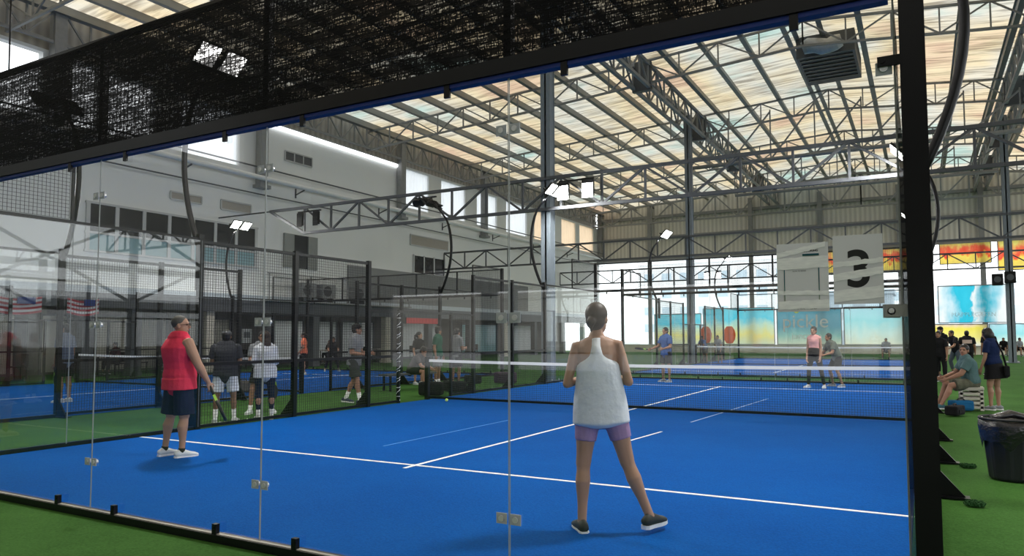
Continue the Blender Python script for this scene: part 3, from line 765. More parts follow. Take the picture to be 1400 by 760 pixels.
flood(.76, 16.6, 6.0, 'twin square flood light fixed on the low truss right of the column')
flood(-10.6, 16.6, 6.0, 'dark twin flood light on the low truss near the wall', False, .3)
flood(3.4, 49.3, 5.9, 'small bright flood light on the farthest low truss, left one')
flood(-3.3, 49.3, 5.9, 'small bright flood light on the farthest low truss near the column')
o = thing('spot_cluster', 'dark cluster of spotlights hung on the low truss', 'light', (-5.0, 16.6, 6.2))
for k in range(3): MB().tube([(-5.3+.25*k, 16.6, 6.2), (-5.2+.25*k, 16.3, 6.05)], [.09,.13], 12).build('spot_head', BLACK, o)
MB().bar((-5.5, 16.66, 6.3), (-4.6, 16.66, 6.3), .05).build('bracket', BLACK, o)
for i, (x, y, z) in enumerate(((14.1, 40.35, 4.3), (13.55, 40.3, 4.2))):
    o = thing('speaker', 'dark speaker clamped to the right column, %s' % ('on its face' if i == 0 else 'sticking out left'), 'speaker', (x, y, z))
    MB().box((x-.25, y-.25, z-.25), (x+.25, y, z+.35)).build('cabinet', BLACK, o, bevel=.04)
    MB().tube([(x, y-.27, z+.05), (x, y-.24, z+.05)], .16, 16).build('cone', DKGREY, o)

# ------------------------------------------------------------------ far banners and outdoors
def banner(x0, x1, z0, z1, m, label, y=57.3, words=(), parts=()):
    o = thing('banner', label, 'banner', ((x0+x1)/2, y, z0))
    b = MB(); n = 20
    for k in range(n+1):
        x = x0+(x1-x0)*k/n; d = .03*math.sin(k*1.7)
        b.v += [V((x, y+d, z0)), V((x, y+d, z1))]
    for k in range(n): b.f.append((2*k, 2*k+2, 2*k+3, 2*k+1))
    b.build('sheet', m, o, smooth=True)
    q = MB(); q.bar((x0, y, z1), (x1, y, z1), .06); q.bar((x0, y, z0), (x1, y, z0), .06)
    for x in (x0, x1): q.bar((x, y, z0), (x, y, z1), .06)
    q.build('frame', STEEL, o)
    return o
def text(body, size, loc, m, parent, rot=(PI/2,0,0), name='lettering', ext=.004, align='LEFT', label=None, bold=0):
    c = bpy.data.curves.new(name, 'FONT'); c.body = body; c.size = size; c.extrude = ext; c.align_x = align; c.offset = bold
    c.materials.append(m)
    o = bpy.data.objects.new(name, c); COL.objects.link(o); o.parent = parent
    o.location = V(loc)-WORLD[parent.name]; o.rotation_euler = rot
    if label: o['label'] = label
    return o
CY = (.16,.72,.88); YE = (.95,.86,.36); WH = (.9,.92,.92); LG = (.55,.8,.62); PK = (.9,.6,.55)
B1 = banner_mat('cyan_yellow_print', [(.0,(.75,.8,.6)),(.3,YE),(.5,(.7,.86,.7)),(.68,CY),(1,(.3,.75,.85))], .8, 1.2)
B2 = banner_mat('pale_cyan_print', [(0,(.85,.85,.7)),(.3,(.75,.9,.85)),(.6,(.45,.82,.86)),(1,(.6,.85,.92))], .8, 1.5)
B3 = banner_mat('red_yellow_print', [(0,(.8,.65,.2)),(.35,(.92,.75,.2)),(.5,(.9,.16,.1)),(.7,(.9,.25,.15)),(1,(.95,.85,.3))], .8, 2.2, jag=.5)
B4 = banner_mat('cyan_white_stripes', [(0,WH),(.3,(.08,.6,.75)),(.48,(.1,.65,.8)),(.52,WH),(.7,(.1,.62,.76)),(1,WH)], .8, .9, 'X', .35)
B5 = banner_mat('yellow_print', [(0,WH),(.4,YE),(.8,(.95,.85,.2)),(1,(.92,.75,.65))], .8, 1.2)
ORG = drape_mat('orange_pad', (.95,.25,.07), .6)
B6 = banner_mat('teal_print', [(0,(.7,.75,.6)),(.25,(.35,.6,.55)),(.5,(.10,.36,.46)),(1,(.14,.42,.52))], .7, 1.0, jag=.12)
LETW = drape_mat('white_print', (.95,.95,.95), .8)
BX = banner(-10.5, -6.4, .7, 3.3, B1, 'cyan and yellow printed banner far left of the open end')
BY = banner(-6.2, -.4, .7, 3.7, B1, 'cyan and yellow printed banner behind the two orange boards')
BZ = banner(-.2, 4.6, .7, 3.5, B6, 'pale cyan banner with the word pickle in white')
text('pickle', 1.5, (.2, 57.2, 2.05), WHITEP, BZ, label='white lettering')
text('junction', .7, (.9, 57.2, 1.15), WHITEP, BZ, label='smaller white lettering')
q = MB(); q.tube([(1.32, 57.22, 3.38), (1.32, 57.16, 3.38)], .2, 20).build('yellow_dot', mat('yellow_green_dot', (.8,.9,.15), .6), BZ)
banner(4.8, 10.6, .7, 3.6, B2, 'pale cyan printed banner left of the big corner post')
o = banner(11.2, 15.4, 2.3, 5.0, B4, 'cyan and white striped banner seen right of the corner post')
text('MAPPLEGREEN', .42, (12.0, 57.2, 2.75), LETW, o, label='white lettering')
banner(10.9, 14.2, .6, 2.2, B5, 'yellow banner low behind the group on the right')
banner(14.3, 18.5, .5, 2.2, B2, 'pale banner low beside the right column')
banner(3.0, 10.3, 6.3, 8.1, B3, 'red and yellow translucent banner high under the ribbed wall')
banner(11.4, 14.6, 6.6, 8.1, B3, 'red and yellow high banner right of the corner post')
banner(15.0, 22, 6.0, 8.1, B3, 'red and yellow high banner at the right edge')
for i, x in enumerate((-2.5, -.95)):
    o = thing('orange_board', 'rounded orange board on the far fence, %s of the two' % ('left' if i == 0 else 'right'), 'board', (x, 44, 0), group='orange boards')
    MB().capsule([(x, 44, .95), (x, 44, 1.2), (x, 44, 1.5), (x, 44, 1.8), (x, 44, 2.0)], [(.04,.22),(.04,.36),(.04,.4),(.04,.34),(.04,.2)], 20, hint=(1,0,0)).build('pad', ORG, o, smooth=True)
    MB().box((x-.03, 44.06, 0), (x+.03, 44.1, 1.9)).build('stand', STEEL, o)
o = thing('low_wall', 'low pale wall running below the banners at the open far end', 'wall', (2, 57.6, 0))
MB().box((-15.9, 57.45, 0), (20, 57.52, .62)).build('blockwork', mat('pale_beige_block', (.75,.70,.60), .8, scale=2), o); MB().box((-15.9, 57.42, .62), (20, 57.54, .68)).build('coping', WHITEP, o)
# buildings beyond
def building(x, y, w_, d, h, m, label, floors):
    o = thing('building', label, 'building', (x, y, 0))
    MB().box((x-w_/2, y, 0), (x+w_/2, y+d, h)).build('wall', m, o)
    for k in range(floors):
        z = 2+k*(h-2)/floors
        for i in range(int(w_/3)): MB().box((x-w_/2+1+i*3, y-.05, z), (x-w_/2+2.6+i*3, y-.01, z+1.3)).build('window', mat('pale_blue_window', (.5,.62,.7), .3), o)
    MB().box((x-w_/2-.3, y-.3, h), (x+w_/2+.3, y+d+.3, h+.5)).build('parapet', m, o)
BW = mat('pale_far_facade', (.85,.87,.88), .8, scale=.2)
building(-18, 110, 26, 10, 13, BW, 'pale block with window rows outside behind the slate column', 4)
building(16, 120, 22, 10, 9, BW, 'low pale block outside beyond the striped banner', 3)
building(2, 95, 10, 8, 6.5, mat('grey_blue_shed', (.35,.42,.48), .7), 'grey blue shed outside beyond the far court', 2)
building(-14, -62, 100, 8, 4.9, mat('added_tan_shed', (.4,.38,.33), .8), 'added unseen tan building behind, shaping the reflection in the near glass', 1)  # unseen, added to darken the lower part of the glass reflection
building(70, 20, 12, 60, 5, BW, 'pale low block outside the right-hand side wall', 2)
b = MB(); b.box((-140, -140, -.4), (160, 180, -.14)); struct('floor_outside', b, mat('pale_paving', (.45,.46,.45), .9, scale=.3))

# ------------------------------------------------------------------ people
SKIN = lambda n, c: mat('skin_'+n, c, .5, var=.08, scale=8, spec=.3)
SK1 = SKIN('light', (.40,.225,.155)); SK2 = SKIN('tan', (.30,.16,.10)); SK3 = SKIN('warm', (.36,.19,.13))
HAIRB = mat('black_hair', (.012,.01,.01), .45, var=.4, scale=40, stretch=(1,1,.1))
HAIRBR = mat('brown_hair', (.035,.02,.014), .5, var=.4, scale=40, stretch=(1,1,.1))
HAIRG = mat('cropped_grey_hair', (.08,.075,.07), .7, var=.3, scale=40)
EYE = mat('eye_dark', (.03,.02,.015), .2)
RUB = mat('black_rubber', (.015,.015,.018), .6)
SOLE = mat('white_sole', (.8,.8,.8), .6)
def nv(t): return V(t).normalized()
def person(label, x, y, head, H, pose=None, female=False, skin=SK1, top=('tee', None), bottom=('shorts', None, .8), shoes=None, socks=None, hair=('short', HAIRB), cap=None, vox=.011, glasses=False, group=None, sole=SOLE, girth=1.0, base=0, torso_detail=None):
    P = dict(lean=(0,0,1), tw=0, hy=0, hp=0, legR=((.08,0,-1),(.0,-.05,-1),(.1,1,0)), legL=((-.08,0,-1),(0,-.05,-1),(-.1,1,0)), armR=((.18,-.05,-1),(.05,.2,-1)), armL=((-.18,-.05,-1),(-.05,.2,-1)), seat=None, curl=.5)
    if pose: P.update(pose)
    s = H/1.7
    o = thing('person', label, 'person', (x, y, base), head, group, local=True)
    F = female; g = girth
    # pelvis height from legs
    TH, SHK, ANK = .43*s, .42*s, .075*s
    drops = []
    for leg in (P['legR'], P['legL']): drops.append(-(nv(leg[0])*TH+nv(leg[1])*SHK).z+ANK)
    hz = max(drops)
    if P['seat'] is not None: hz = P['seat']
    up = nv(P['lean']); right = (V((1,0,0))-up*up.x).normalized(); fwd = up.cross(right).normalized()
    root = V((0,0,hz))
    T = lambda t, a=0, c=0, tw=0: root+up*(t*s)+(Quaternion(up, tw) @ (right*(a*s)+fwd*(c*s)))
    hipw = .085 if F else .09; shw = (.165 if F else .195)*(.5+.5*g)
    rings = ([(-.09,.09,.09),(-.03,.165,.115),(.04,.172,.118),(.12,.145,.1),(.19,.128,.09),(.27,.137,.1),(.35,.15,.11),(.42,.155,.095),(.465,.13,.075),(.50,.06,.055)] if F else
             [(-.09,.09,.09),(-.03,.16,.11),(.04,.168,.118),(.12,.16,.112),(.20,.158,.11),(.28,.17,.118),(.36,.185,.122),(.43,.19,.105),(.475,.15,.08),(.51,.07,.058)])
    tw = P['tw']
    def torso(b, inf=0, t0=-1, t1=9, flare=0, gg=g, nar=1.0, belly=0):
        pts = []; rr = []
        for t, a, c in rings:
            if t < t0-1e-6 or t > t1+1e-6: continue
            f = max(0, min(1, (t)/.45)); k = max(0, (.2-t)/.3)
            g2 = 1+(gg-1)*(1 if t < .4 else .5)
            pts.append(T(t, 0, -.012*math.sin(f*PI)+belly*max(0, 1-abs(t-.12)/.2))); rr.append(((a*s*g2+inf+flare*k)*nar, c*s*g2+inf+flare*k))
        b.capsule(pts, rr, 20, hint=fwd) if len(pts) > 1 else None
        return b
    tq = lambda v_: v_
    belly_ = .02 if g > 1.1 and top[0] != 'racer' else 0
    body = MB(); torso(body, belly=belly_)
    sh = {}; 
    J = {}
    for sg, L_ in ((1, P['legR']), (-1, P['legL'])):
        hip = T(-.01, sg*hipw); kn = hip+nv(L_[0])*TH; an = kn+nv(L_[1])*SHK
        J[sg] = (hip, kn, an, nv(L_[2]))
        tr = .088*s*(1.02 if F else 1)*(.6+.4*g)
        body.capsule([hip, hip.lerp(kn, .35), hip.lerp(kn, .8), kn], [tr, tr*.93, tr*.68, tr*.62], 14)
        bk = nv(L_[1]).cross(right).normalized(); bk = -bk if bk.dot(J[sg][3]) > 0 else bk
        cm = kn.lerp(an, .3)+bk*.012*s
        body.capsule([kn, kn.lerp(an, .12), cm, kn.lerp(an, .65), an], [.052*s, .05*s, .056*s*(.7+.3*g), .038*s, .033*s], 14)
        fd = J[sg][3]
        body.capsule([an, an+fd*.05*s+V((0,0,-.035*s)), an+fd*.13*s+V((0,0,-.05*s))], [.035*s, .034*s, .028*s], 10)
    for sg, A_ in ((1, P['armR']), (-1, P['armL'])):
        shd = T(.425, sg*shw*.93, 0, tw); el = shd+nv(A_[0])*.285*s; wr = el+nv(A_[1])*.245*s
        hd = nv(A_[2]) if len(A_) > 2 else nv(A_[1])
        ar = (.042 if F else .056)*s*(.6+.4*g)
        body.capsule([T(.43, sg*shw*.55, 0, tw), shd, shd.lerp(el, .3), el], [.05*s, ar*1.12, ar, ar*.78], 12)
        body.capsule([el, el.lerp(wr, .25), wr], [ar*.78, ar*.8, .026*s], 12)
        # hand
        pn = V(A_[3]) if len(A_) > 3 else V((-sg, 0, 0)); pn = (pn-hd*pn.dot(hd)).normalized(); sd = hd.cross(pn).normalized()
        if sd.dot(V((0,1,0))) < 0 and len(A_) <= 3: sd = -sd
        body.capsule([wr, wr+hd*.03*s, wr+hd*.085*s], [(.024*s,.02*s),(.036*s,.016*s),(.038*s,.014*s)], 12, hint=pn)
        fr = max(.0082*s, vox*.9); c_ = P['curl']
        for q, (off, ln) in enumerate(((.030,.070),(.010,.080),(-.010,.075),(-.030,.058))):
            p0 = wr+hd*.08*s+sd*off*s; d1 = (hd+pn*c_*.7+sd*off*2.2).normalized(); d2 = (hd*(1-c_)+pn*c_*1.3).normalized()
            p1 = p0+d1*ln*s*.5; p2 = p1+d2*ln*s*.5
            body.capsule([p0, p1, p2], [fr, fr*.95, fr*.85], 8)
        t0 = wr+hd*.025*s+sd*.03*s; body.capsule([t0, t0+(sd*.7+hd*.7+pn*.3).normalized()*.035*s, t0+(sd*.6+hd*1.0+pn*.5).normalized()*.065*s], [fr*1.2, fr*1.1, fr], 8)
        sh[sg] = (shd, el, wr, hd, pn, sd, ar)
    # neck and head
    hyq = Quaternion(V((0,0,1)), P['hy']) @ Quaternion(V((1,0,0)), P['hp'])
    nb = T(.48, 0, -.005, tw); hc = nb+up*.05*s+hyq @ V((0, .028*s, .10*s))
    body.capsule([nb, nb.lerp(hc, .6)], [.052*s if not F else .045*s, .05*s if not F else .043*s], 12)
    HM = hyq.to_matrix()
    hp = lambda a, c, d: hc+HM @ (V((a, c, d))*s)
    body.ball(hp(0,-.012,.025), (.075*s,.092*s,.088*s), HM, 20, 14)
    body.ball(hp(0,.018,-.045), (.058*s,.066*s,.072*s), HM, 18, 12)
    body.capsule([hp(0,.078,.012), hp(0,.098,-.022)], [.011*s,.016*s], 8)           # nose
    body.ball(hp(0,.062,-.092), (.026*s,.022*s,.02*s), HM, 10, 8)                 # chin
    body.capsule([hp(-.03,.07,.03), hp(.03,.07,.03)], [.014*s,.014*s], 8)         # brow
    for sg in (-1, 1): body.ball(hp(sg*.075,-.01,-.01), (.012*s,.02*s,.032*s), HM, 10, 8)
    bo = body.build('body', skin, o, smooth=True, vox=vox, sm=3)
    q = MB().capsule([hp(-.022,.078,-.06), hp(0,.083,-.062), hp(.022,.078,-.06)], [.004*s,.007*s,.004*s], 6); q.build('mouth', mat('lips', (.35,.12,.1), .5), o, smooth=True)
    for sg in (-1, 1): MB().ball(hp(sg*.031,.073,.008), (.014*s,.01*s,.008*s), HM, 10, 8).build('eye', EYE, o, smooth=True)
    # hair
    hs, hm = hair
    b = MB()
    if hs != 'none':
        k = 1.0 if hs in ('crop',) else 1.06
        b.ball(hp(0,-.022,.036), (.079*s*k,.092*s*k,.088*s*k), HM, 20, 14)
        if hs != 'crop': b.ball(hp(0,-.04,-.01), (.076*s,.07*s,.08*s), HM, 16, 10)
        if hs == 'bushy':
            for i in range(10):
                a = i*.63; b.ball(hp(.05*math.cos(a), -.02+.05*math.sin(a), .09+.01*math.sin(i*2)), .045*s, None, 10, 8)
        if hs == 'bob': b.ball(hp(0,-.025,-.03), (.1*s,.1*s,.12*s), HM, 18, 12)
        if hs == 'bun':
            b.ball(hp(0,-.115,-.02), (.035*s,.03*s,.035*s), HM, 12, 10); b.capsule([hp(0,-.12,-.04), hp(.0,-.115,-.09)], [.018*s,.01*s], 8)
        if hs == 'tail':
            b.capsule([hp(0,-.09,.04), hp(0,-.15,.0), hp(.01,-.15,-.1), hp(.015,-.13,-.2)], [.03*s,.035*s,.033*s,.015*s], 10)
        if hs == 'long':
            b.capsule([hp(0,-.05,.03), hp(0,-.075,-.08), hp(0,-.085,-.2), hp(0,-.08,-.30)], [(.08*s,.05*s),(.085*s,.045*s),(.08*s,.035*s),(.05*s,.02*s)], 14, hint=(0,1,0))
        b.build('hair', hm, o, smooth=True, vox=vox*.9, sm=2)
    if cap:
        q = MB(); q.ball(hp(0,-.012,.055), (.088*s,.103*s,.07*s), HM, 20, 12); q.build('cap', cap, o, smooth=True)
        q = MB(); q.v = [hp(a*.07, .07+.065*math.cos(a*1.4), .052) for a in (-1,-.6,-.2,.2,.6,1)]+[hp(a*.075, .03, .056) for a in (1,.3,-.3,-1)]
        poly = q.v[:]; q.v = []; q.prism(poly, (0,0,0), (0,0,.006)); q.build('brim', cap, o)
    if glasses:
        q = MB()
        for sg in (-1, 1):
            q.tube([hp(sg*.033+.025*math.cos(a*PI/6), .098, .006+.019*math.sin(a*PI/6)) for a in range(13)], .0022*s, 6)
            q.tube([hp(sg*.058,.098,.01), hp(sg*.08,.0,.008)], .0022*s, 6)
        q.tube([hp(-.008,.1,.01), hp(.008,.1,.01)], .0022*s, 6); q.build('glasses', BLACK, o)
    # top
    tk, tm = top[0], top[1]
    hem = -.09 if len(top) < 3 else top[2]
    fl = .02 if len(top) < 4 else top[3]
    inf = .013*s
    if tm:
        b = MB()
        if tk == 'racer':
            rs = rings
            hems = [(hem-.035,(.08,.13)),(hem-.015,(.17,.15)),(hem,(.213,.16)),(-.03,(.205,.15)),(.04,(.196,.142)),(.12,(.182,.132)),(.19,(.17,.122)),(.25,(.163,.12)),(.285,(.157,.121)),(.31,(.135,.122)),(.34,(.10,.123)),(.37,(.078,.121)),(.41,(.066,.110)),(.44,(.064,.098)),(.485,(.07,.068))]
            pts = [T(t, 0, -.012*math.sin(max(0, min(1, t/.45))*PI)) for t, _ in hems]
            b.tube(pts, [(r_[0]*s, r_[1]*s) for _, r_ in hems], 28, hint=fwd)
            b.tube([T(.455,-.115,.01), T(.478,-.06,0), T(.478,.06,0), T(.455,.115,.01)], [.025*s]*4, 10)
        else:
            torso(b, inf, max(hem, -.09), .475, fl, belly=belly_)
            if hem < -.03:
                b.tube([T(hem), T(.0)], [(.178*s*g+fl, .128*s*g+fl), (.176*s*g+fl*.7, .126*s*g+fl*.7)], 20, hint=fwd)
            for sg in (-1, 1):
                shd, el, wr = sh[sg][:3]; ar = sh[sg][6]
                if tk == 'tank': b.capsule([T(.445, sg*shw*.45, 0, tw), T(.44, sg*shw*.82, 0, tw)], [(.055*s), (.056*s)], 12)
                else:
                    e = el if tk == 'long' else shd.lerp(el, .68)
                    b.capsule([T(.43, sg*shw*.5, 0, tw), shd], [.058*s, ar*1.12+inf], 14); b.tube([shd, shd.lerp(e, .4), e], [ar*1.12+inf, ar*1.1+inf, ar*1.02+inf*1.4], 14)
                    if tk == 'long': b.capsule([el, wr], [ar*.85+inf, .034*s+inf*.6], 12)
        nm = {'tank':'tank_top','racer':'tank_top','tee':'t_shirt','long':'sweater'}[tk]
        b.build(nm, tm, o, smooth=True, vox=vox, sm=3)
    # bottom
    bk_, bm = bottom[0], bottom[1]; ln = bottom[2] if len(bottom) > 2 else .8
    b = MB()
    if bk_ == 'skirt':
        b.tube([T(.12), T(.04), T(-.05), T(-.12*1.0), T(-.30)], [(.15*s,.115*s),(.18*s,.13*s),(.20*s,.15*s),(.215*s,.165*s),(.26*s,.20*s)], 24, hint=fwd)
    else:
        pts = [T(t) for t in (-.09,-.03,.04,.13)]; i2 = .012*s if bk_ != 'leggings' else .006*s
        gg = .5+.5*g
        b.capsule(pts, [(.12*s*gg,.1*s*gg),((.168*s+i2)*gg,(.115*s+i2)*gg),((.172*s+i2)*gg,(.118*s+i2)*gg),((.15*s+i2)*gg,(.105*s+i2)*gg)], 20, hint=fwd)
        for sg in (-1, 1):
            hip, kn, an, _ = J[sg]; tr = .088*s*(1.02 if F else 1)*(.6+.4*g)
            if bk_ == 'shorts':
                e = hip.lerp(kn, ln); b.capsule([hip, hip+V((0,0,.001))+(kn-hip)*.02], [tr+i2*1.2]*2, 14); b.tube([hip, hip.lerp(e, .5), e], [tr+i2*1.3, tr+i2*1.2, tr*1.0+i2*1.5], 16)
            elif bk_ == 'bike':
                e = hip.lerp(kn, ln); b.tube([hip, hip.lerp(e, .5), e], [tr+.007*s, tr*.95+.007*s, tr*.80+.008*s], 16)
            else:
                ex = .006*s if bk_ == 'leggings' else .018*s; e = kn.lerp(an, .92 if ln > 1 else .75)
                b.capsule([hip, hip.lerp(kn, .35), hip.lerp(kn, .8), kn], [tr+ex, tr*.93+ex, tr*.68+ex, tr*.62+ex], 14)
                b.tube([kn, kn.lerp(an, .3), e], [.052*s+ex, .054*s+ex, .036*s+ex], 14)
    b.build({'skirt':'skirt','shorts':'shorts','bike':'cycling_shorts','leggings':'leggings','pants':'trousers'}[bk_], bm, o, smooth=True, vox=vox, sm=2)
    # footwear
    for sg in (-1, 1):
        hip, kn, an, fd = J[sg]
        fu = (V((0,0,1))-fd*fd.z).normalized() if abs(fd.z) < .95 else V((0,1,0)); fs = fd.cross(fu).normalized()
        Q = lambda a, c, d: an+fs*(a*s)+fd*(c*s)+fu*((d-.075)*s)
        b = MB()
        b.tube([Q(0,-.075,.035), Q(0,-.065,.045), Q(0,-.03,.055), Q(0,.03,.055), Q(0,.09,.042), Q(0,.15,.034), Q(0,.185,.028)],
               [(.02*s,.02*s),(.034*s,.035*s),(.038*s,.05*s),(.041*s,.046*s),(.047*s,.033*s),(.045*s,.025*s),(.025*s,.014*s)], 14, hint=fu)
        so = b.build('shoe', shoes or RUB, o, smooth=True)
        q = MB(); outl = [(-.02,-.082),(.02,-.082),(.038,-.06),(.036,.0),(.046,.08),(.046,.13),(.03,.18),(0,.195),(-.03,.18),(-.046,.13),(-.046,.08),(-.036,.0),(-.038,-.06)]
        q.prism([Q(a, c, 0) for a, c in outl], (0,0,0), fu*(.026*s)); q.build('sole', sole, so)
        if socks:
            m_, h_ = socks; e = an.lerp(kn, h_)
            MB().tube([an-V((0,0,.02*s)), an, e], [.038*s, .038*s, .044*s if h_ > .2 else .039*s], 14).build('sock', m_, o, smooth=True)
    info = dict(o=o, sh=sh, T=T, hp=hp, s=s, J=J, root=root, up=up, fwd=fwd, right=right)
    return info
def racket(label, loc, d, n, col, parent_heading=None):
    """padel racket: loc = world grip end, d = direction grip->head, n = face normal"""
    d = nv(d); n = V(n); n = (n-d*n.dot(d)).normalized(); x = d.cross(n)
    o = thing('padel_racket', label, 'racket', loc)
    L0 = V(loc); P = lambda u, v_, w: L0+x*u+d*v_+n*w
    out = []
    for k in range(28):
        a = 2*PI*k/28; out.append((.125*math.cos(a), .32+.135*math.sin(a)))
    MB().prism([P(u*.94, (v_-.32)*.94+.32, -.017) for u, v_ in out], (0,0,0), n*.034).build('face', RUB, o)
    MB().tube([P(u, v_, 0) for u, v_ in out+out[:1]], [(.012,.019)]*29, 8, hint=n).build('rim', col, o, smooth=True)
    b = MB(); b.bar(P(-.02,.12,0), P(-.07,.215,0), .018, .03, n); b.bar(P(.02,.12,0), P(.07,.215,0), .018, .03, n); b.build('throat', mat('lime_rim', (.35,.6,.08), .4), o)
    MB().tube([P(0,-.01,0), P(0,.06,0), P(0,.13,0)], [.018,.016,.018], 10).build('grip', RUB, o, smooth=True)
    return o
def hand_world(info, sg, x, y, head, ext=.07):
    shd, el, wr, hd = info['sh'][sg][:4]; p = wr+hd*ext*info['s']
    return V((x, y, 0))+Matrix.Rotation(head, 3, 'Z') @ p

WHC = cloth('white', (.72,.74,.80)); REDC = cloth('coral_red', (.72,.045,.095)); NAVYC = cloth('navy', (.012,.018,.05)); BLKC = cloth('black', (.012,.012,.014))
GRYC = cloth('grey', (.22,.23,.25)); LILAC = cloth('lilac', (.36,.23,.40)); ORC = cloth('orange', (.85,.22,.12)); GRNC = cloth('bottle_green', (.01,.08,.05)); TEAL = cloth('slate_teal', (.09,.16,.17))
WSOCK = cloth('sock_white', (.8,.8,.8)); BSOCK = cloth('sock_black', (.02,.02,.02)); BLU = cloth('steel_blue', (.05,.1,.25)); CAMO = mat('camouflage_cloth', (.10,.10,.07), .9, var=.7, scale=14)
SHW = mat('white_shoe', (.6,.62,.64), .6); SHG = mat('grey_shoe', (.25,.27,.3), .6)

# main woman, seen from behind
hd0 = .42
w1 = person('woman in white racerback tank and lilac shorts seen from behind, nearest player', 7.905, 1.54, .33, 1.74,
    dict(lean=(-.05,.04,1), legR=((.26,.0,-1),(.42,-.08,-1),(.55,.8,0)), legL=((-.10,-.03,-1),(-.02,-.12,-1),(-.35,.95,0)),
         armR=((.30,-.1,-1),(-.55,.95,.12),(-.8,.6,.1),(0,-1,0)), armL=((-.26,-.1,-1),(.5,.95,.15),(.8,.6,.1),(0,-1,0)), hy=-.35, curl=.7),
    female=True, skin=SK1, top=('racer', WHC, -.14), bottom=('bike', LILAC, .60), shoes=RUB, hair=('bun', HAIRBR), vox=.008, girth=1.0)
# man in red
h2 = -.15
m1 = person('man in coral red sleeveless shirt and dark shorts standing on the court', 2.02, 2.2, h2, 1.75,
    dict(lean=(0,-.03,1), legR=((.06,.03,-1),(.02,-.06,-1),(.15,1,0)), legL=((-.10,-.05,-1),(-.04,-.14,-1),(-.1,1,0)),
         armR=((.42,.28,-1),(.22,.50,-1),(.1,.35,-1),(-1,0,0)), armL=((-.22,.05,-1),(.1,.5,-1)), hy=-.75, curl=.9),
    skin=SK1, top=('tank', REDC, -.13, .014), bottom=('shorts', NAVYC, .97), shoes=SHW, socks=(BSOCK, .10), hair=('crop', HAIRG), vox=.008, glasses=True, girth=1.3)
p = hand_world(m1, 1, 2.02, 2.2, h2, .05)
racket('black padel racket with lime edge in the hand of the man in red', p, (.42,.25,-1), (.62,.75,.1), RUB)
q = MB(); 
# group behind left fence
person('man in dark cap, dark shirt and white shorts with his back to the court', -.45, 4.85, .75, 1.60, dict(armR=((.15,.1,-1),(-.3,.8,.2)), armL=((-.15,.1,-1),(.3,.8,.2)), legR=((.12,0,-1),(.05,-.02,-1),(.25,1,0)), legL=((-.12,0,-1),(-.05,-.02,-1),(-.25,1,0))),
    skin=SK2, top=('tee', cloth('charcoal', (.04,.042,.05)), -.09), bottom=('shorts', WHC, .85), shoes=SHW, socks=(WSOCK, .5), cap=DKGREY, vox=.01, girth=1.15)
person('long-haired woman in white sweater and dark leggings by the fence', -.22, 5.5, 1.0, 1.58, dict(armR=((.15,.1,-1),(-.4,.8,.3)), armL=((-.15,.1,-1),(.4,.8,.3)), hy=.2),
    female=True, skin=SK1, top=('long', WHC, -.14, .025), bottom=('leggings', NAVYC, .8), shoes=SHW, socks=(WSOCK, .4), hair=('long', HAIRBR), vox=.01, girth=1.1)
i5 = person('person in dark shorts and white shoes behind the woman in the sweater', -1.05, 6.15, -2.3, 1.60, dict(armR=((.15,.1,-1),(-.2,.9,.1)), armL=((-.15,.1,-1),(-.1,.4,-1)), legR=((.2,.1,-1),(.1,-.1,-1),(.4,1,0)), legL=((-.2,0,-1),(-.1,-.1,-1),(-.3,1,0))),
    skin=SK3, top=('tee', GRYC, -.09), bottom=('shorts', BLKC, .7), shoes=SHW, socks=(WSOCK, .25), vox=.012)
hx = hand_world(i5, -1, -1.05, 6.15, -2.3)
racket('dark padel racket held behind the woman in the sweater', hx, (0,-.1,-1), (1,.3,0), RUB)
person('man in black cap and grey shirt walking along outside the fence', -.86, 8.5, -1.25, 1.78, dict(lean=(0,.05,1), legR=((.05,.28,-1),(0,.15,-1),(.1,1,0)), legL=((-.05,-.15,-1),(0,-.45,-1),(-.1,1,-.1)), armR=((.1,.05,-1),(-.2,1,-.1)), armL=((-.1,.1,-1),(.2,1,-.05)), hy=.5),
    skin=SK3, top=('tee', GRYC, -.11), bottom=('shorts', cloth('dark_olive', (.05,.055,.05)), .85), shoes=mat('navy_shoe', (.03,.04,.08), .6), socks=(WSOCK, .4), cap=BLKC, vox=.011)
person('player in orange top and black shorts on the neighbour court', -10.75, 16.6, 2.4, 1.64, dict(armR=((.3,.1,-1),(-.1,.5,-.6)), armL=((-.3,.1,-1),(.1,.5,-.6)), legR=((.15,.0,-1),(.05,-.1,-1),(.2,1,0))),
    female=True, skin=SK1, top=('tee', ORC, -.08), bottom=('shorts', BLKC, .6), shoes=SHW, hair=('tail', HAIRB), vox=.013)
person('player in dark clothes crouching ready on the far neighbour court', -11.8, 19.2, -2.2, 1.6, dict(lean=(0,.6,1), legR=((.35,.35,-1),(.2,-.35,-1),(.2,1,0)), legL=((-.35,.35,-1),(-.2,-.35,-1),(-.2,1,0)), armR=((.2,.4,-1),(-.2,1,-.2)), armL=((-.2,.4,-1),(.2,1,-.2))),
    skin=SK2, top=('tee', cloth('dark_brown', (.05,.04,.035)), -.05), bottom=('pants', BLKC, .9), shoes=SHG, vox=.013)
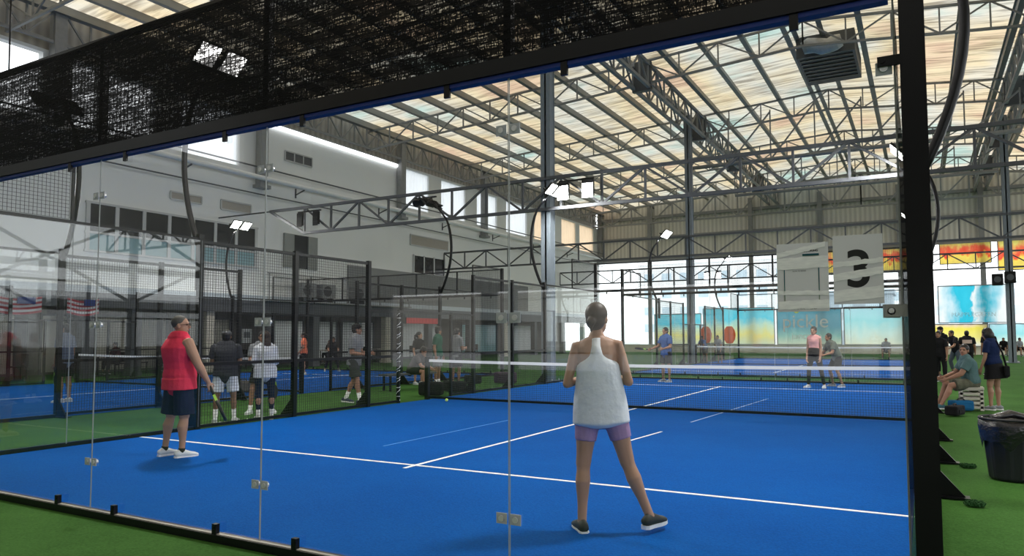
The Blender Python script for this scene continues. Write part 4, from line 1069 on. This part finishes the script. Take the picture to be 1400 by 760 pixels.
# bench group between the courts
def bench(x, y, rz, label):
    o = thing('bench', label, 'bench', (x, y, 0), rz, local=True)
    MB().box((-.9,-.18,.40), (.9,.18,.45)).build('seat', DKGREY, o)
    for sx in (-.75, .75):
        for sy in (-.13, .13): MB().box((sx-.025, sy-.025, 0), (sx+.025, sy+.025, .4)).build('leg', BLACK, o)
bench(-2.35, 12.3, 1.4, 'low dark bench between the courts with a bent-over person seated')
person('person in dark clothes seated bent over on the low bench', -2.25, 12.3, -1.3, 1.66, dict(seat=.53, lean=(0,.65,1), legR=((.2,1,-.05),(.05,.1,-1),(0,1,0)), legL=((-.2,1,-.05),(-.05,.1,-1),(0,1,0)), armR=((.1,.6,-1),(-.3,.9,-.3)), armL=((-.1,.6,-1),(.3,.9,-.3)), hp=-.5),
    skin=SK3, top=('tee', cloth('brown_grey', (.07,.06,.06)), -.02), bottom=('shorts', BLKC, .8), shoes=SHG, vox=.012, hair=('bushy', HAIRB))
person('dark-haired person in black t-shirt standing beside the seated one', -4.0+.55, 14.2, -1.9, 1.62, dict(armR=((.15,0,-1),(0,.4,-.9)), armL=((-.15,0,-1),(0,.4,-.9)), hy=.6),
    female=True, skin=SK1, top=('tee', BLKC, -.09), bottom=('shorts', GRYC, .8), shoes=SHW, hair=('tail', HAIRB), vox=.013)
person('young man with bushy black hair in bottle green t-shirt', -2.88, 14.4, -1.3, 1.76, dict(armR=((.15,-.1,-1),(0,.2,-1)), armL=((-.15,0,-1),(0,.3,-1)), hy=.9),
    skin=SK2, top=('tee', GRNC, -.1, .03), bottom=('shorts', GRYC, .9), shoes=SHW, hair=('bushy', HAIRB), vox=.012, socks=(WSOCK, .2))
ip = person('young man in grey t-shirt and dark shorts reading beside the green shirt', -2.0, 14.1, -.2, 1.72, dict(armR=((.1,.2,-1),(-.4,.9,.1)), armL=((-.1,.2,-1),(.4,.9,.1)), hp=-.3),
    skin=SK3, top=('tee', GRYC, -.1), bottom=('shorts', BLKC, .85), shoes=SHW, hair=('short', HAIRB), vox=.012)
# opponents on the near court
i6 = person('player in steel blue shirt and black shorts at the far end of the court', 3.0, 18.4, 2.6, 1.74, dict(armR=((.3,.3,-1),(.2,.9,-.3)), armL=((-.2,.1,-1),(.2,.9,-.2)), legR=((.1,.05,-1),(.05,-.1,-1),(.2,1,0))),
    skin=SK2, top=('tee', BLU, -.1), bottom=('shorts', BLKC, .8), shoes=SHG, hair=('short', HAIRB), vox=.013)
hx = hand_world(i6, 1, 3.0, 18.4, 2.6)
racket('black padel racket held by the player in steel blue', hx, (-.9,-.3,.1), (.1,.2,1), RUB)
person('woman in pale pink and red vest with black leggings at the far baseline', 7.45, 17.7, 2.9, 1.72, dict(legR=((.15,.05,-1),(.1,-.1,-1),(.3,1,0)), legL=((-.2,.0,-1),(-.15,-.1,-1),(-.2,1,0)), armR=((.1,.0,-1),(0,.3,-1)), armL=((-.1,0,-1),(0,.3,-1))),
    female=True, skin=SK1, top=('tank', cloth('pale_pink', (.7,.35,.33)), .1), bottom=('leggings', BLKC, 1.2), shoes=SHW, hair=('short', HAIRB), vox=.012)
person('crouching player in dark clothes beside the woman in black leggings', 7.95, 18.5, 2.2, 1.62, dict(lean=(.1,.45,1), legR=((.3,.3,-1),(.15,-.3,-1),(.2,1,0)), legL=((-.25,.3,-1),(-.15,-.3,-1),(-.2,1,0)), armR=((.4,.3,-1),(.5,.8,-.4)), armL=((-.2,.3,-1),(.1,1,-.3))),
    skin=SK2, top=('tee', cloth('grey_green', (.12,.14,.12)), -.06), bottom=('shorts', BLKC, .9), shoes=SHG, vox=.013)
# neighbour-court man
i7 = person('man in grey blue shirt and black shorts on the neighbour court at left', -6.95, 5.75, 2.0, 1.80, dict(armR=((.2,.0,-1),(.05,.3,-1)), armL=((-.15,.0,-1),(0,.2,-1)), hy=.3),
    skin=SK2, top=('tee', cloth('grey_blue', (.13,.16,.24)), -.1), bottom=('shorts', BLKC, .85), shoes=SHW, hair=('short', HAIRB), vox=.011)
hx = hand_world(i7, -1, -6.95, 5.75, 2.0)
racket('lime green padel racket held by the man on the neighbour court', hx, (.1,.1,-1), (.2,1,0), mat('lime_rim', (.35,.6,.08), .4))
# people beyond
person('person in pale top seated far away beside the court beyond', 8.1, 46.5, 3.1, 1.7, dict(seat=.5, lean=(0,.1,1), legR=((.2,1,0),(.05,.1,-1),(0,1,0)), legL=((-.2,1,0),(-.05,.1,-1),(0,1,0))), skin=SK2, top=('tee', GRYC, -.02), bottom=('shorts', BLKC, .8), vox=.018)
o = thing('stool', 'low stool under the far seated person', 'stool', (8.1, 46.5, 0)); MB().box((7.9,46.3,.36),(8.3,46.7,.4)).build('seat', DKGREY, o)
for sx in (7.93, 8.27):
    for sy in (46.33, 46.67): MB().box((sx-.02, sy-.02, 0), (sx+.02, sy+.02, .36)).build('leg', DKGREY, o)
person('person in grey shirt leaning over beside the far slate column', -.0, 34.3, 2.6, 1.5, dict(lean=(0,.5,1), armR=((.1,.5,-1),(0,.6,-1)), armL=((-.1,.5,-1),(0,.6,-1))), skin=SK2, top=('tee', BLU, -.05), bottom=('shorts', BLKC, .8), vox=.016)
person('person in grey clothes standing right of the far slate column', 1.0, 33.4, 2.6, 1.5, dict(lean=(0,.3,1)), skin=SK2, top=('tee', GRYC, -.05), bottom=('shorts', cloth('charcoal', (.04,.042,.05)), .9), vox=.016)
person('person in purple top seen small beyond the neighbour court', -8.0, 32, 3, 1.65, None, female=True, skin=SK1, top=('tee', cloth('purple', (.2,.12,.4)), -.08), bottom=('shorts', BLKC, .8), hair=('long', HAIRB), vox=.018)
# right side group
person('seated man in slate teal t-shirt and camouflage shorts on the white crate', 10.9, 12.92, 1.75, 1.72, dict(seat=.52, lean=(0,.22,1), legR=((.2,1,-.08),(.0,.35,-1),(0,1,0)), legL=((-.3,1,-.1),(-.1,.5,-1),(-.1,1,0)), armR=((.2,.55,-1),(-.25,1,-.35)), armL=((-.2,.6,-1),(.25,1,-.45)), hy=1.0),
    skin=SK3, top=('tee', TEAL, -.02, .015), bottom=('shorts', CAMO, .85), shoes=mat('teal_shoe', (.05,.15,.2), .6), hair=('short', HAIRB), vox=.01, girth=1.2)
o = thing('slatted_crate', 'pale slatted plastic crate under the seated man', 'crate', (10.86, 12.9, 0))
b = MB()
for sx in (10.70, 11.04):
    for sy in (12.72, 13.12): MB().box((sx-.03, sy-.03, 0), (sx+.03, sy+.03, .42)).build('corner_post', CREAM, o)
for k in range(5):
    z = .04+k*.085; MB().box((10.68, 12.69, z), (11.06, 12.71, z+.045)).box((10.68, 13.13, z), (11.06, 13.15, z+.045)).box((10.67, 12.7, z), (10.69, 13.14, z+.045)).box((11.05, 12.7, z), (11.07, 13.14, z+.045)).build('side_slat', CREAM, o)
MB().box((10.66, 12.68, .40), (11.08, 13.16, .44)).build('lid', CREAM, o)
i8 = person('woman in navy t-shirt and dark skirt standing beside the seated man', 11.28, 13.1, 1.05, 1.62, dict(lean=(0,.1,1), armR=((.1,.1,-1),(0,.15,-1)), armL=((-.12,.1,-1),(0,.35,-1)), hy=.3, hp=-.35, legR=((.05,.02,-1),(0,-.05,-1),(.1,1,0)), legL=((-.08,.08,-1),(0,-.02,-1),(.0,1,0))),
    female=True, skin=SK1, top=('tee', cloth('navy_tee', (.01,.02,.07)), -.02, .01), bottom=('skirt', BLKC), shoes=SHG, hair=('bob', HAIRB), vox=.01, girth=1.12)
o = thing('shoulder_bag', 'dark shoulder bag hanging from the woman in navy', 'bag', (11.53, 13.0, .62))
MB().box((11.43,12.86,.64),(11.52,13.12,.86)).build('bag_body', BLKC, o, bevel=.03)
MB().tube([(11.47,12.9,.85),(11.42,12.98,1.1),(11.33,13.06,1.33),(11.42,13.1,1.1),(11.47,13.1,.85)], .012, 6).build('strap', BLKC, o, smooth=True)
im = person('person in black with cap and white face mask on the right turf', 10.64, 25.3, 2.4, 1.76, dict(armR=((.2,.3,-1),(-.2,.8,.7))), skin=SK2, top=('tee', BLKC, -.1), bottom=('pants', BLKC, .9), cap=BLKC, vox=.014)
MB().ball(im['hp'](0,.07,-.05), (.055,.035,.05)).build('face_mask', WHITEP, im['o'], smooth=True)

person('person in grey jeans bending forward behind the seated man', 11.15, 26.9, 2.2, 1.66, dict(lean=(0,.35,1), armR=((.2,.5,-1),(0,.9,-.4)), armL=((-.2,.5,-1),(0,.9,-.4)), legR=((.2,.3,-1),(.1,-.3,-1),(.2,1,0))), skin=SK2, top=('tee', BLKC, -.05), bottom=('pants', cloth('grey_denim', (.1,.12,.15)), .9), vox=.014)
i9 = person('person in black jersey with pale print on its back, facing away', 11.5, 27.1, .0, 1.62, None, skin=SK2, top=('tee', BLKC, -.1), bottom=('pants', BLKC, .9), vox=.014, girth=1.15)
MB().box((-.15,-.155,1.13),(.15,-.14,1.26)).build('back_print', mat('pale_print', (.75,.55,.5), .7), i9['o'])
person('dark figure standing behind the woman in navy', 12.2, 27.5, .3, 1.68, None, skin=SK2, top=('tee', BLKC, -.1), bottom=('pants', BLKC, .9), vox=.014)
person('person in black standing by the fence to the left of the group', 10.55, 22.3, 2.8, 1.6, dict(lean=(0,.2,1)), skin=SK2, top=('tee', BLKC, -.1), bottom=('pants', BLKC, .9), vox=.014)
for i, (x, y) in enumerate(((14.2, 53), (14.9, 52.5), (15.8, 53.5))):
    person('distant person by the low wall right of the column, %s from the column' % ORD[i], x+.6, y, 2.8+i, 1.6, dict(seat=.55, lean=(0,.3,1), legR=((.2,1,0),(.05,.1,-1),(0,1,0)), legL=((-.2,1,0),(-.05,.1,-1),(0,1,0))), skin=SK2, top=('tee', (BLKC, GRYC, ORC)[i], -.02), bottom=('shorts', BLKC, .8), vox=.018)
    o = thing('stool', 'low stool under the distant person, %s from the column' % ORD[i], 'stool', (x+.6, y, 0)); MB().box((x+.4,y-.2,.38),(x+.8,y+.2,.43)).build('seat', DKGREY, o)
    MB().box((x+.44,y-.16,0),(x+.48,y-.12,.38)).box((x+.72,y+.12,0),(x+.76,y+.16,.38)).box((x+.72,y-.16,0),(x+.76,y-.12,.38)).box((x+.44,y+.12,0),(x+.48,y+.16,.38)).build('leg', DKGREY, o)
# lounge
def table(x, y, label):
    o = thing('lounge_table', label, 'table', (x, y, 0)); MB().tube([(x,y,.72),(x,y,.75)], .45, 24).build('tabletop', CREAM, o); MB().tube([(x,y,.02),(x,y,.72)], .03, 8).build('stem', BLACK, o); MB().tube([(x,y,0),(x,y,.02)], .25, 20).build('foot', BLACK, o)
def chair(x, y, rz, label):
    o = thing('lounge_chair', label, 'chair', (x, y, 0), rz, 'dark lounge chairs', local=True)
    MB().box((-.22,-.22,.42),(.22,.22,.46)).build('seat', BLACK, o); MB().box((-.22,-.24,.5),(.22,-.20,.88)).build('backrest', BLACK, o)
    for sx in (-.19,.19):
        for sy in (-.19,.19): MB().box((sx-.015,sy-.015,0),(sx+.015,sy+.015,.42)).build('leg', BLACK, o)
        MB().box((sx-.015,-.23,.42),(sx+.015,-.20,.88)).build('back_post', BLACK, o)
k = 0
for i, (x, y) in enumerate(((-17.5, 9.2), (-17.3, 12.6), (-17.6, 15.2), (-17.4, 18.4), (-17.5, 24.3), (-17.4, 28.6), (-17.5, 33), (-17.4,38))):
    table(x, y, 'round lounge table under the upper storey, %s from the near end' % ORD[i])
    for dx, dy, rz in ((.0,.75,PI),(.0,-.75,0)):
        chair(x+dx, y+dy, rz, 'dark lounge chair by the %s table, %s side' % (ORD[i], 'farther' if dy > 0 else 'nearer')); k += 1
SE = dict(seat=.55, lean=(0,.15,1), legR=((.15,1,0),(.05,.05,-1),(0,1,0)), legL=((-.15,1,0),(-.05,.05,-1),(0,1,0)), armR=((.1,.4,-1),(-.2,.9,.1)), armL=((-.1,.4,-1),(.2,.9,.1)))
for i, (x, y, rz, m_) in enumerate(((-17.5, 11.85, 0, TEAL), (-17.3, 13.35, PI, cloth('maroon', (.12,.03,.05))), (-17.5, 8.45, 0, BLKC), (-17.6, 15.95, PI, GRYC), (-17.4, 17.65, 0, NAVYC), (-17.5, 25.05, PI, BLKC))):
    person('person in %s top seated in the lounge, %s from the near end' % (('teal','maroon','black','grey','navy','black')[i], ORD[(1,2,0,3,4,5)[i]]), x, y, rz, 1.66, SE, skin=SK2, top=('tee', m_, -.02), bottom=('pants', BLKC, .9), vox=.016)
for i, (y, z) in enumerate(((10.1, 1.45), (21.6, 1.5))):
    o = thing('wall_poster', '%s' % ('grey poster on a cream lounge panel' if i == 0 else 'white paper poster on the lounge wall behind the cap man'), 'poster', (-19.85, y, z))
    MB().box((-19.9, y-.3, z-.35), (-19.88, y+.3, z+.35)).build('sheet', WHITEP if i else STEEL, o)
    MB().box((-19.88, y-.2, z-.1), (-19.875, y+.2, z+.2)).build('print', STEEL if i == 0 else GRYC, o)
o = tag(MB().box((-15.85, 29.3, 2.2), (-15.8, 32.3, 2.52)).build('red_sign', mat('red_sign', (.7,.03,.03), .5)), 'long red sign strip under the upper storey beyond the bench', 'sign')
for i, y in enumerate((6.5, 10.5, 14.5, 18.8, 24.5, 30, 36, 43)):  # tubes added to brighten the lounge, kept out of view
    o = thing('added_tube_light', 'white tube light under the lounge ceiling, %s from the near end' % ORD[i], 'light', (-18.2, y, 2.8), group='added tube lights of the lounge')
    MB().box((-18.26, y-.65, 2.86), (-18.14, y+.65, 2.9)).build('housing', FRAME, o)
    MB().tube([(-18.2, y-.6, 2.835), (-18.2, y+.6, 2.835)], .025, 8).build('tube', emit('tube_glow', (1,.97,.9), 22), o)
# striped flags under the slab
FR = mat('flag_red', (.35,.04,.06), .8); FW = mat('flag_white', (.5,.5,.54), .8); FB = mat('flag_blue', (.02,.04,.18), .8)
for i, (y, w_) in enumerate(((8.2, 1.55), (10.55, 1.1))):
    o = thing('striped_flag', 'red and white striped flag with blue corner, %s the near pillar' % ('before' if i == 0 else 'past'), 'flag', (-15.7, y, 2.4), group='flags under the upper storey')
    for k in range(7):
        b = MB(); n = 12; z0 = 2.3+.075*k
        for j in range(n+1):
            yy = y+w_*j/n; d = .03*math.sin(j*.9); sg_ = -.1*math.sin(PI*j/n)
            b.v += [V((-15.7+d, yy, z0+sg_)), V((-15.7+d, yy, z0+.075+sg_))]
        for j in range(n): b.f.append((2*j, 2*j+2, 2*j+3, 2*j+1))
        b.build('stripe', FR if k % 2 == 0 else FW, o)
    MB().box((-15.69, y+w_*.5, 2.56), (-15.64, y+w_*.85, 2.78)).build('canton', FB, o)

# ------------------------------------------------------------------ near items
def bag(x, y, L_, W_, Hh, m, label, rz=0):
    o = thing('sport_bag', label, 'bag', (x, y, 0), rz, local=True)
    MB().box((-L_/2,-W_/2,.01),(L_/2,W_/2,Hh)).build('bag_body', m, o, bevel=Hh*.18)
    MB().tube([(-L_*.22,0,Hh*.9), (-L_*.12,.0,Hh*1.15), (L_*.12,0,Hh*1.15), (L_*.22,0,Hh*.95)], .014, 6).build('handle', RUB, o, smooth=True)
    MB().box((-L_*.3,-W_/2-.01,Hh*.25),(L_*.3,-W_/2+.03,Hh*.65)).build('pocket', m, o, bevel=.01)
bag(-.55, 10.9, .6, .3, .34, BLKC, 'black sports bag on the turf beside the net post', .3)
bag(-.75, 12.2, .65, .32, .28, BLKC, 'flat black sports bag behind the net post bag', -.2)
bag(-1.2, 15.6, .7, .3, .35, cloth('plum', (.08,.05,.08)), 'plum sports bag further along the fence', .1)
bag(-2.0, 15.0, .5, .3, .28, BLKC, 'small black bag at the feet of the reading man', 1)
bag(10.68, 12.55, .38, .26, .2, cloth('bright_blue', (.01,.10,.24)), 'blue cloth bag on the turf beside the crate', .5)
bag(10.55, 11.6, .4, .22, .18, BLKC, 'small black bag near the right fence', 1.2)
bag(-5.7, 9.6, .55, .3, .3, cloth('brown_patterned', (.2,.17,.16)), 'patterned bag behind the second mesh post', .2)
# ball
o = thing('tennis_ball', 'yellow-green ball on the blue court near the net', 'ball', (.72, 9.75, 0))
MB().ball((.72, 9.75, .034), .034).build('felt', mat('ball_felt', (.55,.8,.15), .9, bump=.4, bscale=300), o, smooth=True)
MB().tube([(.72+.0345*math.cos(a*PI/10), 9.75+.0345*math.sin(a*PI/10)*math.cos(.5), .034+.0345*math.sin(a*PI/10)*math.sin(.5)) for a in range(21)], .0015, 5).build('seam', WHITEP, o)
o = thing('tennis_ball', 'small ball lying on the neighbour court', 'ball', (-6.3, 7.6, 0)); MB().ball((-6.3, 7.6, .034), .034).build('felt', MATS['ball_felt'], o, smooth=True)
# bin
bx, by = 10.83, 5.25
o = thing('trash_bin', 'black ribbed bin lined with a black bag on the right turf', 'bin', (bx, by, 0))
b = MB(); n = 40
prof = [(0,.19),(.02,.2),(.50,.245),(.53,.26),(.55,.26)]
for z, r in prof:
    for k in range(n):
        a = 2*PI*k/n; rr = r+(.004*(1 if k % 4 < 2 else -1) if .01 < z < .51 else 0); b.v.append(V((bx+rr*math.cos(a), by+rr*math.sin(a), z)))
for j in range(len(prof)-1):
    for k in range(n): b.f.append((j*n+k, j*n+(k+1) % n, (j+1)*n+(k+1) % n, (j+1)*n+k))
b.f.append(tuple(reversed(range(n)))); b.build('bucket', mat('black_plastic', (.012,.013,.018), .45), o, smooth=False)
b = MB(); n = 48; LAY = [(.36,.262,.03),(.44,.275,.02),(.53,.285,.006),(.585,.275,.012),(.60,.25,.012),(.575,.16,.02),(.5,.08,.02)]
for z, r, j_ in LAY:
    for k in range(n):
        a = 2*PI*k/n; w_ = j_*(math.sin(a*5+z*20)+.6*math.sin(a*9+1)); b.v.append(V((bx+(r+w_*.25)*math.cos(a), by+(r+w_*.25)*math.sin(a), z+w_*(1.3 if z < .5 else .5))))
for j in range(len(LAY)-1):
    for k in range(n): b.f.append((j*n+k, j*n+(k+1) % n, (j+1)*n+(k+1) % n, (j+1)*n+k))
b.f.append(tuple(6*n+k for k in range(n)))
b.build('bag_liner', mat('glossy_black_film', (.015,.015,.018), .22, bump=.6, bscale=25, spec=.6), o, smooth=True)
b = MB(); b.tube([(bx+.27*math.cos(a*PI/12), by+.27*math.sin(a*PI/12), .605) for a in range(25)], .014, 8); b.build('rim', RUB, o, smooth=True)
b = MB(); b.capsule([(bx-.15, by-.05, .61), (bx, by, .65), (bx+.16, by+.05, .61)], [(.05,.03),(.09,.04),(.05,.03)], 12).build('crumpled_bag', MATS['glossy_black_film'], o, smooth=True)
# turf tufts of sand/rubber next to the brackets
for i, (x, y) in enumerate(((10.42, 3.75), (10.47, 5.8))):
    b = MB()
    for k in range(200):
        a = random.random()*6.28; r = .075*random.random()**.5; h_ = .012+.025*random.random()
        px, py = x+r*math.cos(a), y+r*math.sin(a)
        b.bar((px, py, 0), (px+.02*random.uniform(-1,1), py+.02*random.uniform(-1,1), h_), .009)
    o = b.build('grass', mat('dark_green_tuft', (.01,.06,.01), .9)); tag(o, 'dark green turf tuft beside the %s fence bracket' % ('nearest' if i == 0 else 'next'), 'turf tuft', kind='stuff')
# paper notices on the glass
PAPER = mat('paper', (.62,.62,.66), .7, var=.04); TAPE = mat('clear_tape', (.80,.81,.86), .3, var=.25, scale=18, stretch=(1,1,5)); TEALG = mat('teal_print', (.02,.2,.18), .6); INK = mat('black_ink', (.008,.008,.01), .5)
def paper(x0, x1, z0, z1, label):
    o = thing('paper_notice', label, 'notice', ((x0+x1)/2, -.008, z0))
    MB().box((x0, -.0085, z0), (x1, -.0075, z1)).build('sheet', PAPER, o)
    return o
def tape(o, x0, x1, za, zb, th, seed):
    b = MB(); n = 14; rnd = random.Random(seed)
    for k in range(n+1):
        x = x0+(x1-x0)*k/n; z = za+(zb-za)*k/n
        b.v += [V((x, -.0112, z-th/2-.004*rnd.random())), V((x, -.0112, z+th/2+.004*rnd.random())), V((x, -.0102, z-th/2)), V((x, -.0102, z+th/2))]
    for k in range(n): b.f += [(4*k, 4*k+4, 4*k+5, 4*k+1), (4*k+2, 4*k+3, 4*k+7, 4*k+6)]
    b.build('tape_strip', TAPE, o)
n1 = paper(9.475, 9.702, 1.565, 1.885, 'left paper notice with a green printed border taped to the glass')
n3 = paper(9.722, 9.928, 1.595, 1.908, 'right paper notice with a large black number 3')
q = MB()
for a_, c_ in (((9.508,1.61),(9.508,1.80)), ((9.66,1.61),(9.66,1.80))): q.box((a_[0]-.002, -.0095, a_[1]), (a_[0]+.002, -.0085, c_[1]))
q.box((9.508, -.0095, 1.608), (9.66, -.0085, 1.612)); q.build('border', TEALG, n1)
MB().box((9.59, -.0096, 1.822), (9.662, -.0085, 1.834)).build('green_bar', TEALG, n1)
text('HOW COURT BOOKING', .0135, (9.507, -.0092, 1.843), INK, n1, name='heading_text', ext=.0003, bold=.0003)
text('SCAN TO BOOK', .008, (9.545, -.0092, 1.752), INK, n1, name='small_text', ext=.0003)
text('THANK YOU', .022, (9.52, -.0092, 1.575), STEEL, n1, name='footer_text', ext=.0003)
tape(n1, 9.475, 9.69, 1.83, 1.875, .02, 1); tape(n1, 9.475, 9.702, 1.79, 1.795, .05, 2); tape(n1, 9.475, 9.702, 1.655, 1.65, .016, 3); tape(n1, 9.48, 9.702, 1.595, 1.6, .035, 4)
text('3', .235, (9.828, -.0092, 1.675), INK, n3, name='number', ext=.0004, align='CENTER', bold=.004)
tape(n3, 9.722, 9.928, 1.775, 1.79, .018, 5); tape(n3, 9.722, 9.928, 1.715, 1.745, .03, 6); tape(n3, 9.722, 9.928, 1.63, 1.65, .05, 7)

apply_mods()

# ------------------------------------------------------------------ light, world, camera
W = bpy.data.worlds.new('World'); S.world = W; W.use_nodes = True
nt = W.node_tree; nt.nodes.clear(); N = nt.nodes; L = nt.links
out = N.new('ShaderNodeOutputWorld'); bg = N.new('ShaderNodeBackground'); L.new(bg.outputs[0], out.inputs[0])
tc = N.new('ShaderNodeTexCoord'); sp = N.new('ShaderNodeSeparateXYZ'); L.new(tc.outputs['Generated'], sp.inputs[0])
cr = N.new('ShaderNodeValToRGB'); L.new(sp.outputs[2], cr.inputs[0])
cr.color_ramp.elements[0].position = 0; cr.color_ramp.elements[0].color = (.94,.98,1,1); cr.color_ramp.elements[1].position = .5; cr.color_ramp.elements[1].color = (.80,.82,.84,1)
L.new(cr.outputs[0], bg.inputs[0]); bg.inputs[1].default_value = 3.3

C = V((10.0688,-3.5605,1.4564)); yaw, pit, rol, f = -.4994, .0583, -.0033, 983.88
Fw = V((math.sin(yaw)*math.cos(pit), math.cos(yaw)*math.cos(pit), math.sin(pit)))
Rr = Fw.cross(V((0,0,1))).normalized(); Uu = Rr.cross(Fw)
R2 = Rr*math.cos(rol)+Uu*math.sin(rol); U2 = -Rr*math.sin(rol)+Uu*math.cos(rol)
cd = bpy.data.cameras.new('camera'); cam = bpy.data.objects.new('camera', cd); COL.objects.link(cam)
M = Matrix.Identity(4)
for i in range(3): M[i][0] = R2[i]; M[i][1] = U2[i]; M[i][2] = -Fw[i]; M[i][3] = C[i]
cam.matrix_world = M
cd.sensor_width = 36; cd.sensor_fit = 'HORIZONTAL'; cd.lens = f*36/1400
cd.shift_x = -22.49/1400; cd.shift_y = 21.65/1400; cd.clip_end = 500; cd.clip_start = .05
S.camera = cam
S.view_settings.view_transform = 'Standard'; S.view_settings.look = 'None'; S.view_settings.gamma = 1; S.view_settings.exposure = 0
S.view_settings.use_curve_mapping = False
cy = S.cycles
cy.use_denoising = True
cy.max_bounces = 9; cy.diffuse_bounces = 4; cy.glossy_bounces = 3; cy.transmission_bounces = 4; cy.transparent_max_bounces = 24
cy.sample_clamp_indirect = 6; cy.caustics_reflective = False; cy.caustics_refractive = False
